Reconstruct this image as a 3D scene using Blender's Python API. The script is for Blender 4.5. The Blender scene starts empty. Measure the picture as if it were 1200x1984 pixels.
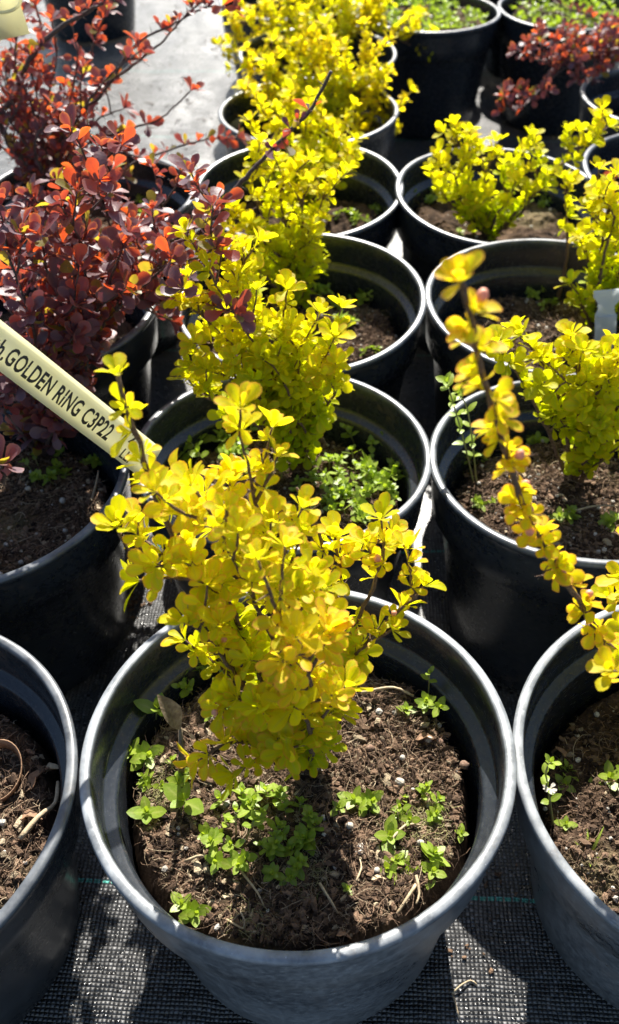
import bpy, math, random
import numpy as np
from mathutils import Vector, Matrix, noise

# ------------------------------------------------------------------ camera, sky, sun
S = 0.095                      # rim radius of the pots in metres
ZR = 1.5 * S                   # height of the rims above the ground
F, PITCH, H, ROLL = 1762.9, math.radians(43.851), 3.781, math.radians(-0.4966)
scene = bpy.context.scene
col = scene.collection
cam = bpy.data.cameras.new('camera')
cam.sensor_fit = 'VERTICAL'; cam.sensor_height = 24.0; cam.sensor_width = 24.0
cam.lens = F / 1984 * 24.0
cam.clip_start = 0.01; cam.clip_end = 200
cam.dof.use_dof = True
cam.dof.focus_distance = 0.425
cam.dof.aperture_fstop = cam.lens / 2.6
camo = bpy.data.objects.new('camera', cam); col.objects.link(camo)
camo.location = (0, 0, ZR + H * S)
camo.rotation_euler = (Matrix.Rotation(math.pi / 2 - PITCH, 3, 'X') @ Matrix.Rotation(ROLL, 3, 'Z')).to_euler()
scene.camera = camo

SUN_EL, SUN_AZ = math.radians(41.5), math.radians(3)     # azimuth from +y towards +x
world = bpy.data.worlds.new('World'); scene.world = world; world.use_nodes = True
wn = world.node_tree
bg = wn.nodes['Background']; sky = wn.nodes.new('ShaderNodeTexSky')
sky.sky_type = 'NISHITA'; sky.sun_disc = False
sky.sun_elevation = SUN_EL; sky.sun_rotation = SUN_AZ
wn.links.new(sky.outputs[0], bg.inputs[0]); bg.inputs[1].default_value = 0.062
sun = bpy.data.lights.new('sun', 'SUN'); sun.energy = 5.0; sun.angle = math.radians(0.5); sun.color = (1, .95, .86)
suno = bpy.data.objects.new('sun', sun); col.objects.link(suno)
sd = Vector((math.sin(SUN_AZ) * math.cos(SUN_EL), math.cos(SUN_AZ) * math.cos(SUN_EL), math.sin(SUN_EL)))
suno.rotation_euler = sd.to_track_quat('Z', 'Y').to_euler()
scene.view_settings.view_transform = 'Standard'; scene.view_settings.look = 'None'
scene.view_settings.exposure = 1.42; scene.view_settings.gamma = 1
scene.render.engine = 'CYCLES'
scene.cycles.max_bounces = 8; scene.cycles.transparent_max_bounces = 8
scene.cycles.sample_clamp_indirect = 6

rng = random.Random(7)
def U(a, b): return rng.uniform(a, b)

# ------------------------------------------------------------------ geometry of the view
CP, SP = math.cos(PITCH), math.sin(PITCH)
def ray(px, py):
    u = (px - 600) / F; v = -(py - 992) / F
    c, s = math.cos(ROLL), math.sin(ROLL)
    u, v = c * u - s * v, s * u + c * v
    return Vector((u, CP + v * SP, -SP + v * CP))
def at_y(px, py, y):
    'point seen at a pixel of the photograph at depth y (in pot radii), world metres'
    d = ray(px, py); t = y / d.y
    return Vector((d.x * t * S, y * S, ZR + (H + d.z * t) * S))
def at_z(px, py, z):
    d = ray(px, py); t = (z - H) / d.z
    return Vector((d.x * t * S, d.y * t * S, ZR + z * S))

# ------------------------------------------------------------------ object helpers
def tag(o, label=None, cat=None, group=None, kind=None):
    if label: o['label'] = label
    if cat: o['category'] = cat
    if group: o['group'] = group
    if kind: o['kind'] = kind
    return o
def empty(name, loc, label=None, cat=None, group=None):
    o = bpy.data.objects.new(name, None); col.objects.link(o); o.location = loc
    o.empty_display_size = .02
    return tag(o, label, cat, group)
class MB:
    def __init__(s): s.v = []; s.f = []; s.c = []; s.m = []; s.n = 0
    def add(s, v, f, c=None, m=0):
        v = np.asarray(v, float); s.v.append(v)
        if c is None: c = np.zeros((len(v), 4))
        c = np.asarray(c, float)
        if c.ndim == 1: c = np.tile(c, (len(v), 1))
        s.c.append(c)
        n = s.n; s.f += [tuple(i + n for i in q) for q in f]; s.m += [m] * len(f); s.n += len(v)
    def build(s, name, mats, parent=None, origin=None, smooth=True):
        if not isinstance(mats, (list, tuple)): mats = [mats]
        V = np.concatenate(s.v) if s.v else np.zeros((0, 3))
        o0 = np.array(origin if origin is not None else (0, 0, 0), float)
        me = bpy.data.meshes.new(name); me.from_pydata((V - o0).tolist(), [], s.f)
        a = me.color_attributes.new('tone', 'FLOAT_COLOR', 'POINT')
        if s.n: a.data.foreach_set('color', np.concatenate(s.c).astype(np.float32).ravel())
        for m in mats: me.materials.append(m)
        if len(mats) > 1: me.polygons.foreach_set('material_index', s.m)
        if smooth: me.polygons.foreach_set('use_smooth', [True] * len(me.polygons))
        me.update()
        o = bpy.data.objects.new(name, me); col.objects.link(o)
        o.location = o0
        if parent is not None:
            o.parent = parent
            p = parent; off = Vector((0, 0, 0))
            while p is not None: off += p.location; p = p.parent
            o.location = Vector(o0) - off
        return o
def tube(mb, pts, r0, r1=None, sides=6, c=None, m=0, knob=0, cap=True):
    pts = [Vector(p) for p in pts]; n = len(pts)
    if r1 is None: r1 = r0
    V = []; Fc = []
    t0 = (pts[1] - pts[0]).normalized()
    a = t0.orthogonal().normalized()
    for i, p in enumerate(pts):
        t = (pts[min(i + 1, n - 1)] - pts[max(i - 1, 0)])
        if t.length < 1e-9: t = t0
        t.normalize(); a = (a - t * a.dot(t)).normalized(); b = t.cross(a)
        r = r0 + (r1 - r0) * i / (n - 1)
        if knob: r *= 1 + knob * U(-1, 1)
        for k in range(sides):
            w = 2 * math.pi * k / sides
            V.append(p + (a * math.cos(w) + b * math.sin(w)) * r)
    for i in range(n - 1):
        for k in range(sides):
            k2 = (k + 1) % sides
            Fc.append((i * sides + k, i * sides + k2, (i + 1) * sides + k2, (i + 1) * sides + k))
    if cap:
        Fc.append(tuple(range(sides - 1, -1, -1))); Fc.append(tuple(range((n - 1) * sides, n * sides)))
    mb.add([tuple(v) for v in V], Fc, c, m)
def smooth_path(pts, step):
    'Catmull-Rom through points, resampled at about step'
    P = [Vector(p) for p in pts]; P = [P[0] * 2 - P[1]] + P + [P[-1] * 2 - P[-2]]
    out = []
    for i in range(1, len(P) - 2):
        n = max(2, int((P[i + 1] - P[i]).length / step))
        for k in range(n):
            t = k / n
            out.append(.5 * ((2 * P[i]) + (P[i + 1] - P[i - 1]) * t + (2 * P[i - 1] - 5 * P[i] + 4 * P[i + 1] - P[i + 2]) * t * t + (3 * P[i] - P[i - 1] - 3 * P[i + 1] + P[i + 2]) * t ** 3))
    out.append(P[-2]); return out
def lathe(mb, prof, seg=112, c=None, m=0, warp=0.0):
    n = len(prof); V = []; Fc = []
    for j in range(seg):
        a = 2 * math.pi * j / seg
        wv = 1 + warp * (math.sin(2 * a + .6) + .5 * math.sin(3 * a + 2) + .25 * math.sin(7 * a))
        for r, z in prof: V.append((r * wv * math.cos(a), r * wv * math.sin(a), z + warp * .12 * math.sin(3 * a + r * 9) * (z > -.03)))
    for j in range(seg):
        j2 = (j + 1) % seg
        for i in range(n - 1):
            Fc.append((j * n + i, j2 * n + i, j2 * n + i + 1, j * n + i + 1))
    mb.add(V, Fc, c, m)
ICO_V = None
def blob(mb, p, rx, ry, rz, c, m=0, rough=.25, sub=0):
    t = (1 + 5 ** .5) / 2
    v = np.array([(-1, t, 0), (1, t, 0), (-1, -t, 0), (1, -t, 0), (0, -1, t), (0, 1, t), (0, -1, -t), (0, 1, -t), (t, 0, -1), (t, 0, 1), (-t, 0, -1), (-t, 0, 1)]) / 1.902
    f = [(0, 11, 5), (0, 5, 1), (0, 1, 7), (0, 7, 10), (0, 10, 11), (1, 5, 9), (5, 11, 4), (11, 10, 2), (10, 7, 6), (7, 1, 8), (3, 9, 4), (3, 4, 2), (3, 2, 6), (3, 6, 8), (3, 8, 9), (4, 9, 5), (2, 4, 11), (6, 2, 10), (8, 6, 7), (9, 8, 1)]
    for _ in range(sub):
        v = list(map(tuple, v)); mid = {}; nf = []
        def mp(a, b):
            k = (min(a, b), max(a, b))
            if k not in mid:
                q = np.array(v[a]) + np.array(v[b]); q /= np.linalg.norm(q); v.append(tuple(q)); mid[k] = len(v) - 1
            return mid[k]
        for a, b, d in f:
            x, y, z = mp(a, b), mp(b, d), mp(d, a); nf += [(a, x, z), (b, y, x), (d, z, y), (x, y, z)]
        f = nf; v = np.array(v)
    k = np.array([1 + rough * U(-1, 1) for _ in v])
    v = v * k[:, None] * np.array([rx, ry, rz])
    a = U(0, 6.28); b = U(-.6, .6); ca, sa, cb, sb = math.cos(a), math.sin(a), math.cos(b), math.sin(b)
    Rm = np.array([[ca, -sa, 0], [sa, ca, 0], [0, 0, 1]]) @ np.array([[1, 0, 0], [0, cb, -sb], [0, sb, cb]])
    mb.add(v @ Rm.T + np.array(p), f, c, m)

# ------------------------------------------------------------------ materials
def new_mat(name):
    m = bpy.data.materials.new(name); m.use_nodes = True
    nt = m.node_tree; nt.nodes.clear()
    out = nt.nodes.new('ShaderNodeOutputMaterial')
    return m, nt, out
class N:
    def __init__(s, nt): s.t = nt
    def __call__(s, typ, ins=None, **kw):
        n = s.t.nodes.new(typ)
        for k, v in kw.items(): setattr(n, k, v)
        for k, v in (ins or {}).items():
            if isinstance(v, bpy.types.NodeSocket): s.t.links.new(v, n.inputs[k])
            else: n.inputs[k].default_value = v
        return n
    def math(s, op, a, b=0.0, c=0.0):
        return s('ShaderNodeMath', {0: a, 1: b, 2: c}, operation=op).outputs[0]
    def mix(s, f, a, b, blend='MIX'):
        n = s('ShaderNodeMix', data_type='RGBA', blend_type=blend)
        for k, v in (('Factor', f), ('A', a), ('B', b)):
            sock = [q for q in n.inputs if q.name == k and (q.type == 'RGBA' if k != 'Factor' else q.type == 'VALUE')][0]
            if isinstance(v, bpy.types.NodeSocket): s.t.links.new(v, sock)
            else: sock.default_value = v if k == 'Factor' else (*v, 1)
        return [q for q in n.outputs if q.type == 'RGBA'][0]
    def noise(s, vec, scale, detail=4, rough=.55):
        return s('ShaderNodeTexNoise', {'Vector': vec, 'Scale': scale, 'Detail': detail, 'Roughness': rough}).outputs[0]
    def ramp(s, f, lo, hi):
        return s('ShaderNodeMapRange', {0: f, 1: lo, 2: hi, 3: 0.0, 4: 1.0}, clamp=True).outputs[0]

def mat_leaf(name, c_a, c_b, c_edge, t_a, t_b, t_edge, trans=.5, rough=.4, spec=.45, olive=False):
    'tone: r = distance from the midrib, g = random per leaf, b = youth of the leaf'
    m, nt, out = new_mat(name); n = N(nt)
    at = n('ShaderNodeAttribute', attribute_name='tone')
    sep = n('ShaderNodeSeparateColor', {0: at.outputs['Color']})
    r, g, b = sep.outputs
    e = n.math('MULTIPLY', n.math('POWER', r, 2.5), b)
    geo = n('ShaderNodeTexCoord').outputs['Object']
    mott = n.noise(geo, 420, 3)
    e = n.math('ADD', e, n.math('MULTIPLY', n.math('MULTIPLY', n.ramp(mott, .55, .8), b), .12)); 
    e = n.math('MINIMUM', e, 1.0)
    vein = n.math('MULTIPLY', n.math('POWER', n.math('SUBTRACT', 1.0, r), 9.0), .22)
    ba, ta = n.mix(g, c_a, c_b), n.mix(g, t_a, t_b)
    if olive:
        ol = n.math('MULTIPLY', n.math('GREATER_THAN', g, .50), n.math('LESS_THAN', g, .63))
        ba = n.mix(ol, ba, (.17, .17, .03)); ta = n.mix(ol, ta, (.62, .50, .03))
    base = n.mix(e, ba, c_edge); tra = n.mix(e, ta, t_edge)
    sp = n.ramp(n.noise(geo, 1500, 2), .70, .76)
    base = n.mix(n.math('MULTIPLY', sp, .30), base, c_edge)
    vv = n.math('MULTIPLY', n.ramp(n.noise(geo, 160, 3), .3, .7), .22)
    base = n.mix(vv, base, c_a); tra = n.mix(vv, tra, t_a)
    base = n.mix(vein, base, (.9, .8, .35) if t_a[1] > .3 else (.35, .2, .22)); tra = n.mix(vein, tra, (.05, .03, .01))
    bump = n('ShaderNodeBump', {'Strength': .25, 'Distance': .0006, 'Height': n.noise(geo, 700, 2)})
    p = n('ShaderNodeBsdfPrincipled', {'Base Color': base, 'Roughness': rough, 'Specular IOR Level': spec, 'Normal': bump.outputs[0]})
    t = n('ShaderNodeBsdfTranslucent', {'Color': tra})
    mx = n('ShaderNodeMixShader', {0: trans, 1: p.outputs[0], 2: t.outputs[0]})
    nt.links.new(mx.outputs[0], out.inputs[0]); return m
def mat_tone(name, rough=.8, bump=0, bscale=900, spec=.3):
    'colour straight from the tone attribute'
    m, nt, out = new_mat(name); n = N(nt)
    at = n('ShaderNodeAttribute', attribute_name='tone')
    ob = n('ShaderNodeTexCoord').outputs['Object']
    c = n.mix(n.ramp(n.noise(ob, bscale, 4), .3, .7), at.outputs['Color'], at.outputs['Color'])
    v = n('ShaderNodeHueSaturation', {'Color': at.outputs['Color'], 'Value': n.math('ADD', .55, n.math('MULTIPLY', n.noise(ob, bscale, 5), .9))})
    ins = {'Base Color': v.outputs[0], 'Roughness': rough, 'Specular IOR Level': spec}
    if bump: ins['Normal'] = n('ShaderNodeBump', {'Strength': bump, 'Distance': .001, 'Height': n.noise(ob, bscale, 5)}).outputs[0]
    p = n('ShaderNodeBsdfPrincipled', ins)
    nt.links.new(p.outputs[0], out.inputs[0]); return m
def mat_plain(name, c, rough=.5, c2=None, scale=300, spec=.4, bump=0, trans=0):
    m, nt, out = new_mat(name); n = N(nt)
    ob = n('ShaderNodeTexCoord').outputs['Object']
    base = n.mix(n.ramp(n.noise(ob, scale, 4), .35, .65), c, c2 or c)
    ins = {'Base Color': base, 'Roughness': rough, 'Specular IOR Level': spec}
    if bump: ins['Normal'] = n('ShaderNodeBump', {'Strength': bump, 'Distance': .0008, 'Height': n.noise(ob, scale * 1.7, 4)}).outputs[0]
    p = n('ShaderNodeBsdfPrincipled', ins); sh = p.outputs[0]
    if trans:
        t = n('ShaderNodeBsdfTranslucent', {'Color': base})
        sh = n('ShaderNodeMixShader', {0: trans, 1: sh, 2: t.outputs[0]}).outputs[0]
    nt.links.new(sh, out.inputs[0]); return m
def mat_pot(name, dust, pale=(.21, .228, .25), dark=(.011, .014, .019)):
    m, nt, out = new_mat(name); n = N(nt)
    ob = n('ShaderNodeTexCoord').outputs['Object']
    big = n.noise(ob, 14, 5, .6); fine = n.noise(ob, 260, 5, .65)
    mp = n('ShaderNodeMapping', {0: ob, 3: (160, 160, 900)})
    mp.inputs[2].default_value = (.5, .3, 0)
    scr = n('ShaderNodeTexNoise', {'Vector': mp.outputs[0], 'Scale': 1.0, 'Detail': 3.0}).outputs[0]
    vor = n('ShaderNodeTexVoronoi', {'Vector': ob, 'Scale': 520.0}).outputs[0]
    d = n.math('ADD', n.math('MULTIPLY', n.ramp(big, .36, .72), .36), n.math('MULTIPLY', n.ramp(fine, .42, .72), .30))
    mp2 = n('ShaderNodeMapping', {0: ob, 3: (45, 45, 700)}); mp2.inputs[2].default_value = (.9, -.4, .3)
    scr2 = n('ShaderNodeTexNoise', {'Vector': mp2.outputs[0], 'Scale': 1.0, 'Detail': 4.0, 'Roughness': .7}).outputs[0]
    d = n.math('ADD', d, n.math('ADD', n.math('MULTIPLY', n.ramp(scr, .60, .72), .28), n.math('MULTIPLY', n.ramp(scr2, .60, .70), .35)))
    speck = n.math('MULTIPLY', n.math('LESS_THAN', vor, .12), n.ramp(fine, .5, .6))
    d = n.math('MINIMUM', n.math('MULTIPLY', n.math('ADD', d, speck), dust), 1.0)
    z = n('ShaderNodeSeparateXYZ', {0: ob}).outputs[2]
    lip = n.math('MULTIPLY', n.ramp(z, -.0035, -.0010), n.math('ADD', .16, n.math('MULTIPLY', n.ramp(n.noise(ob, 60, 6, .65), .36, .64), .50)))
    d = n.math('MAXIMUM', d, lip)
    base = n.mix(d, dark, pale)
    stain = n.math('MULTIPLY', n.ramp(n.noise(ob, 48, 6, .7), .56, .70), n.ramp(fine, .35, .65))
    base = n.mix(n.math('MULTIPLY', stain, .55), base, (.15, .105, .075))
    rough = n.math('ADD', .26, n.math('MULTIPLY', d, .30))
    h = n.math('ADD', n.math('MULTIPLY', fine, .5), n.math('MULTIPLY', scr, .4))
    bump = n('ShaderNodeBump', {'Strength': .18, 'Distance': .0006, 'Height': h})
    p = n('ShaderNodeBsdfPrincipled', {'Base Color': base, 'Roughness': rough, 'Specular IOR Level': .55, 'Normal': bump.outputs[0]})
    nt.links.new(p.outputs[0], out.inputs[0]); return m
def mat_fabric():
    m, nt, out = new_mat('woven_fabric'); n = N(nt)
    ob = n('ShaderNodeTexCoord').outputs['Object']
    wob = n('ShaderNodeTexNoise', {'Vector': ob, 'Scale': 60.0, 'Detail': 3.0}).outputs['Color']
    w2 = n('ShaderNodeVectorMath', {0: wob, 1: (.5, .5, .5)}, operation='SUBTRACT').outputs[0]
    w3 = n('ShaderNodeVectorMath', {0: w2, 'Scale': .0022}, operation='SCALE').outputs[0]
    pos = n('ShaderNodeVectorMath', {0: ob, 1: w3}, operation='ADD').outputs[0]
    rot = n('ShaderNodeMapping', {0: pos}); rot.inputs[2].default_value = (0, 0, .053)
    xyz = n('ShaderNodeSeparateXYZ', {0: rot.outputs[0]})
    P1, P2 = .00235, .0021
    fx = n.math('DIVIDE', xyz.outputs[0], P1); fy = n.math('DIVIDE', xyz.outputs[1], P2)
    c = n.math('MODULO', n.math('ADD', n.math('FLOOR', fx), n.math('FLOOR', fy)), 2.0)
    c = n.math('ABSOLUTE', c)
    sx = n.math('SINE', n.math('MULTIPLY', n.math('FRACT', fx), math.pi)); sy = n.math('SINE', n.math('MULTIPLY', n.math('FRACT', fy), math.pi))
    warp = n.math('MULTIPLY', n.math('MULTIPLY', n.math('POWER', sx, .6), n.math('POWER', sy, .5)), c)
    weft = n.math('MULTIPLY', n.math('MULTIPLY', n.math('POWER', sy, .7), sx), n.math('MULTIPLY', n.math('SUBTRACT', 1.0, c), .75))
    cell = n('ShaderNodeCombineXYZ', {0: n.math('FLOOR', fx), 1: n.math('FLOOR', fy)}).outputs[0]
    wn_ = n('ShaderNodeTexWhiteNoise', {'Vector': cell}, noise_dimensions='2D').outputs[0]
    h = n.math('MULTIPLY', n.math('ADD', warp, weft), n.math('ADD', .45, n.math('MULTIPLY', wn_, .8)))
    # the green guide threads
    g = None
    for y0 in (2.32, 5.11, 7.9, 10.7, 13.5, 16.3):
        d = n.math('LESS_THAN', n.math('ABSOLUTE', n.math('SUBTRACT', xyz.outputs[1], y0 * S * .9986)), .0011)
        g = d if g is None else n.math('MAXIMUM', g, d)
    g = n.math('MULTIPLY', g, n.math('GREATER_THAN', n.math('FRACT', n.math('DIVIDE', xyz.outputs[0], P1 * 2)), .22))
    dust = n.ramp(n.noise(ob, 22, 6, .7), .48, .75); grit = n.ramp(n.noise(ob, 900, 4, .7), .5, .8)
    base = n.mix(n.math('ADD', n.math('MULTIPLY', dust, .22), n.math('MULTIPLY', grit, .15)), (.009, .010, .012), (.13, .12, .11))
    base = n.mix(n.math('MULTIPLY', n.math('POWER', wn_, 3.0), n.math('MULTIPLY', h, .5)), base, (.34, .34, .35))
    base = n.mix(n.ramp(h, .06, .42), (.002, .002, .003), base)  # gaps between threads darkened in the colour, as pores and crevice shade
    base = n.mix(g, base, (.02, .30, .24))
    hh = n.math('ADD', h, n.math('MULTIPLY', n.noise(ob, 700, 3), .35))
    wmap = n('ShaderNodeMapping', {0: ob, 3: (16, 75, 1)})
    wr_ = n('ShaderNodeTexNoise', {'Vector': wmap.outputs[0], 'Scale': 1.0, 'Detail': 3.0}).outputs[0]
    hh = n.math('ADD', hh, n.math('MULTIPLY', wr_, 3.2))
    bump = n('ShaderNodeBump', {'Strength': 1.0, 'Distance': .0016, 'Height': hh})
    p = n('ShaderNodeBsdfPrincipled', {'Base Color': base, 'Roughness': n.math('ADD', .26, n.math('MULTIPLY', wn_, .34)), 'Specular IOR Level': 1.0, 'Coat Weight': n.math('MULTIPLY', n.ramp(h, .05, .45), n.math('ADD', .22, n.math('MULTIPLY', n.ramp(n.noise(rot.outputs[0], 38, 6, .7), .38, .62), .42))), 'Coat Roughness': .32, 'Coat IOR': 1.55, 'Normal': bump.outputs[0]})
    nt.links.new(p.outputs[0], out.inputs[0]); return m
M = {
 'yellow': mat_leaf('golden_leaf', (.41, .51, .003), (.83, .735, .004), (.93, .29, .11), (.60, .745, .002), (.98, .87, .003), (1.0, .36, .06), .62, .5, .22),
 'young': mat_leaf('young_golden_leaf', (.50, .54, .004), (.85, .69, .006), (.94, .22, .13), (.66, .76, .003), (.98, .80, .004), (1.0, .24, .08), .60, .5, .22),
 'red': mat_leaf('purple_leaf', (.19, .118, .148), (.20, .08, .09), (.34, .17, .16), (.12, .022, .03), (1.0, .12, .012), (.98, .34, .05), .52, .46, .7, True),
 'weed': mat_leaf('weed_leaf', (.18, .29, .03), (.33, .42, .05), (.36, .44, .09), (.32, .50, .02), (.55, .70, .03), (.4, .65, .05), .42, .42),
 'wood': mat_plain('bark', (.085, .05, .034), .75, (.20, .13, .09), 900, .25, .6),
 'darkwood': mat_plain('dark_bark', (.05, .032, .030), .55, (.13, .09, .08), 800, .35, .5),
 'greenstem': mat_plain('weed_stem', (.22, .30, .08), .5, (.32, .25, .12), 500),
 'bud': mat_plain('pink_bud', (.85, .42, .33), .4, (.80, .36, .20), 600, .4, 0, .25),
 'soil': mat_tone('peat', .95, .9, 1400, .12),
 'soil_bed': mat_tone('peat_bed', 1.0, 1.0, 1000, .08),
 'pot_grey': mat_pot('scuffed_pot_plastic', 1.0, (.44, .47, .50), (.045, .052, .062)), 'pot_mid': mat_pot('dusty_pot_plastic', .3), 'pot_black': mat_pot('black_pot_plastic', .18),
 'fabric': mat_fabric(), 'pot_inner': mat_pot('inner_pot_plastic', .16),
 'tag': mat_plain('yellow_tag_plastic', (.87, .84, .58), .32, (.88, .86, .64), 60, .5, 0, .5),
 'ink': mat_plain('black_ink', (.012, .012, .014), .45, (.03, .03, .035), 900),
 'white': mat_plain('milky_plastic', (.82, .84, .86), .25, (.76, .79, .82), 80, .5, 0, .55),
 'perlite': mat_plain('perlite', (.52, .49, .43), .85, (.34, .31, .26), 900, .2, .6),
 'dryleaf': mat_plain('dry_leaf', (.24, .13, .08), .7, (.38, .24, .14), 500, .3, .5, .2),
 'greyleaf': mat_plain('withered_leaf', (.13, .09, .06), .7, (.24, .19, .13), 500, .3, .5, .15),
 'straw': mat_plain('dry_straw', (.52, .42, .27), .7, (.36, .27, .17), 600, .3, .3),
 'clay': mat_plain('clay_pellet', (.18, .11, .08), .85, (.28, .19, .14), 900, .2, .6),
}

# ------------------------------------------------------------------ ground
def axis(a, b, n, lo, hi):
    return [lo] + [lo + (a - lo) * k for k in (.6, .9)] + [a + (b - a) * i / n for i in range(n + 1)] + [hi + (b - hi) * k for k in (.9, .6)] + [hi]
def ground_z(x, y):
    e = min(1, max(0, 2.6 - abs(x)), max(0, 4 - abs(y - 1)))
    return e * (.0035 * noise.noise((x * 9, y * 9, 1.3)) + .002 * noise.noise((x * 30, y * 16, 4.0)) - .004)
xs = axis(-1.0, 1.0, 150, -60, 60); ys = axis(-.1, 2.4, 180, -60, 90)
mb = MB(); nx = len(xs)
mb.add([(x, y, ground_z(x, y)) for y in ys for x in xs], [(j * nx + i, j * nx + i + 1, (j + 1) * nx + i + 1, (j + 1) * nx + i) for j in range(len(ys) - 1) for i in range(nx - 1)])
tag(mb.build('ground', M['fabric']), 'black woven weed fabric with thin green guide threads under all the pots', 'ground', kind='structure')

# ------------------------------------------------------------------ pots
POT = {   # centre x, y (pot radii), height, radius excess, tilt x, tilt y, soil level
 'A': (-.073, 2.363, .006, .023, .03, -.035, -.37), 'B': (-.167, 4.541, -.008, -.029, -.018, -.058, -.42),
 'C': (-.059, 6.416, .001, .004, .026, .046, -.47), 'D': (-.081, 8.424, .001, .004, .02, .05, -.46),
 'E': (.029, 10.412, .001, .004, .01, .003, -.45), 'F': (.15, 12.35, 0, 0, 0, .01, -.45), 'G': (-.25, 14.7, 0, 0, .01, 0, -.4),
 'A1': (1.96, 2.23, .001, .003, .062, .044, -.56), 'B1': (1.762, 4.41, -.002, -.006, .019, -.066, -.45),
 'C1': (1.932, 6.325, 0, -.002, -.01, .026, -.47), 'D1': (1.83, 8.264, -.001, -.002, -.038, .038, -.40),
 'D2': (3.72, 8.72, 0, 0, 0, .02, -.45), 'E2': (4.16, 10.75, 0, 0, .02, 0, -.45),
 'G1': (1.74, 14.1, 0, 0, 0, 0, -.14), 'G2': (3.72, 14.15, 0, 0, 0, 0, -.16),
 'A0': (-2.085, 2.126, 0, .001, -.011, .014, -.42), 'B0': (-2.139, 4.321, 0, .001, .008, .001, -.42),
 'C0': (-2.2, 6.36, 0, 0, 0, 0, -.44), 'D0': (-2.052, 8.382, 0, -.002, -.03, -.024, -.46),
 'I0': (-3.95, 18.6, 0, 0, 0, 0, -.3), 'H0': (-.2, 16.9, 0, 0, 0, 0, -.3), 'H1': (1.8, 16.2, 0, 0, 0, 0, -.3), 'H2': (3.8, 16.3, 0, 0, 0, 0, -.3), 'I1': (2.7, 18.2, 0, 0, 0, 0, -.3),
}
def profile(seed):
    p = [(.0, -1.485), (.70, -1.485), (.715, -1.5), (.745, -1.5), (.76, -1.48), (.80, -1.15), (.845, -.80), (.895, -.43), (.905, -.405), (.945, -.395), (.957, -.385),
         (.968, -.24), (.982, -.10), (.986, -.065), (.996, -.050), (1.002, -.034), (1.002, -.014), (.995, -.003), (.985, 0), (.962, .001), (.953, -.004), (.948, -.016),
         (.938, -.10), (.943, -.230), (.941, -.248), (.930, -.258), (.888, -.278), (.877, -.284), (.870, -.300), (.862, -.55), (.84, -.8), (.73, -1.44), (.0, -1.44)]
    return [(r * S, z * S) for r, z in p]
pot_mesh = {}
def pot_matrix(k):
    x, y, z, r, tx, ty, sl = POT[k]
    q = Vector((0, 0, 1)).rotation_difference(Vector((-tx, -ty, 1)).normalized())
    return Matrix.Translation((x * S, y * S, ZR + z * S)) @ q.to_matrix().to_4x4() @ Matrix.Diagonal((1 + r, 1 + r, 1, 1))
def make_pot(k, mat, label):
    if mat not in pot_mesh:
        mb = MB(); pr = profile(0); lathe(mb, pr, 128, None, 0, .0045)
        cut = 20                                   # faces past the inner lip carry the cleaner inner surface
        mb.m = [1 if (q % (len(pr) - 1)) >= cut else 0 for q in range(len(mb.f))]
        o = mb.build('plant_pot', [M[mat], M['pot_inner']]); pot_mesh[mat] = o.data
        # the small moulded drain holes and seam are too low to be seen; soften nothing sharp
    else:
        o = bpy.data.objects.new('plant_pot', pot_mesh[mat]); col.objects.link(o)
    mw = pot_matrix(k) @ Matrix.Rotation(U(0, 6.28), 4, 'Z')
    o.matrix_world = mw
    tag(o, label, 'plant pot', 'round plastic nursery pots standing in rows')
    return o
make_pot('A', 'pot_grey', 'grey scuffed pot with its whole rim in view, bushy golden barberry and chickweed inside')
make_pot('B', 'pot_mid', 'pot behind the grey scuffed pot, soil carpeted with chickweed around a golden barberry')
make_pot('C', 'pot_mid', 'third pot back in the middle row, bare brown soil and few seedlings')
make_pot('D', 'pot_black', 'fourth pot back in the middle row, mostly hidden under golden leaves')
make_pot('E', 'pot_black', 'fifth pot back in the middle row, rim showing both sides of golden foliage')
make_pot('F', 'pot_black', 'sixth pot back in the middle row, only its side rims showing')
make_pot('G', 'pot_black', 'dark pot behind everything else in the middle row at the top edge')
make_pot('A1', 'pot_grey', 'scuffed pot touching the big grey pot, half cut off, deep shaded soil')
make_pot('B1', 'pot_mid', 'dark pot with lit stony soil behind the blurred budding shoot')
make_pot('C1', 'pot_mid', 'dark pot that holds the milky white plant label')
make_pot('D1', 'pot_mid', 'pot with a low spreading golden barberry standing by itself in its rim')
make_pot('D2', 'pot_mid', 'cut off pot beside the low spreading barberry, red leaves above its rim')
make_pot('E2', 'pot_mid', 'cut off pot under the drooping purple branch, only its rim corner showing')
make_pot('G1', 'pot_black', 'tall dark pot seen from the side, filled with weeds, below the top edge')
make_pot('G2', 'pot_black', 'dark pot in the top corner behind the drooping purple branch')
make_pot('A0', 'pot_mid', 'cut off pot without foliage, curled brown strip and pale twig on its soil')
make_pot('B0', 'pot_mid', 'pot below the yellow lettered tag, black shaded wall, purple barberry inside')
make_pot('C0', 'pot_mid', 'pot mostly hidden by purple leaves, short piece of rim beside golden leaves')
make_pot('D0', 'pot_black', 'pot behind the purple barberry with brown soil and bright green weeds')
make_pot('H0', 'pot_black', 'dark pot added behind the middle row to shade the ground there')  # this pot and the next three are added to shade the rear ground
make_pot('H1', 'pot_black', 'dark pot added behind the tall weed filled pot to shade the gap')
make_pot('H2', 'pot_black', 'dark pot added behind the top corner pot to shade the gap')
make_pot('I1', 'pot_black', 'dark pot added behind the two weed filled pots to darken their gap')
make_pot('I0', 'pot_black', 'dark pot far behind the purple barberry beside the glaring fabric')

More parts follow.
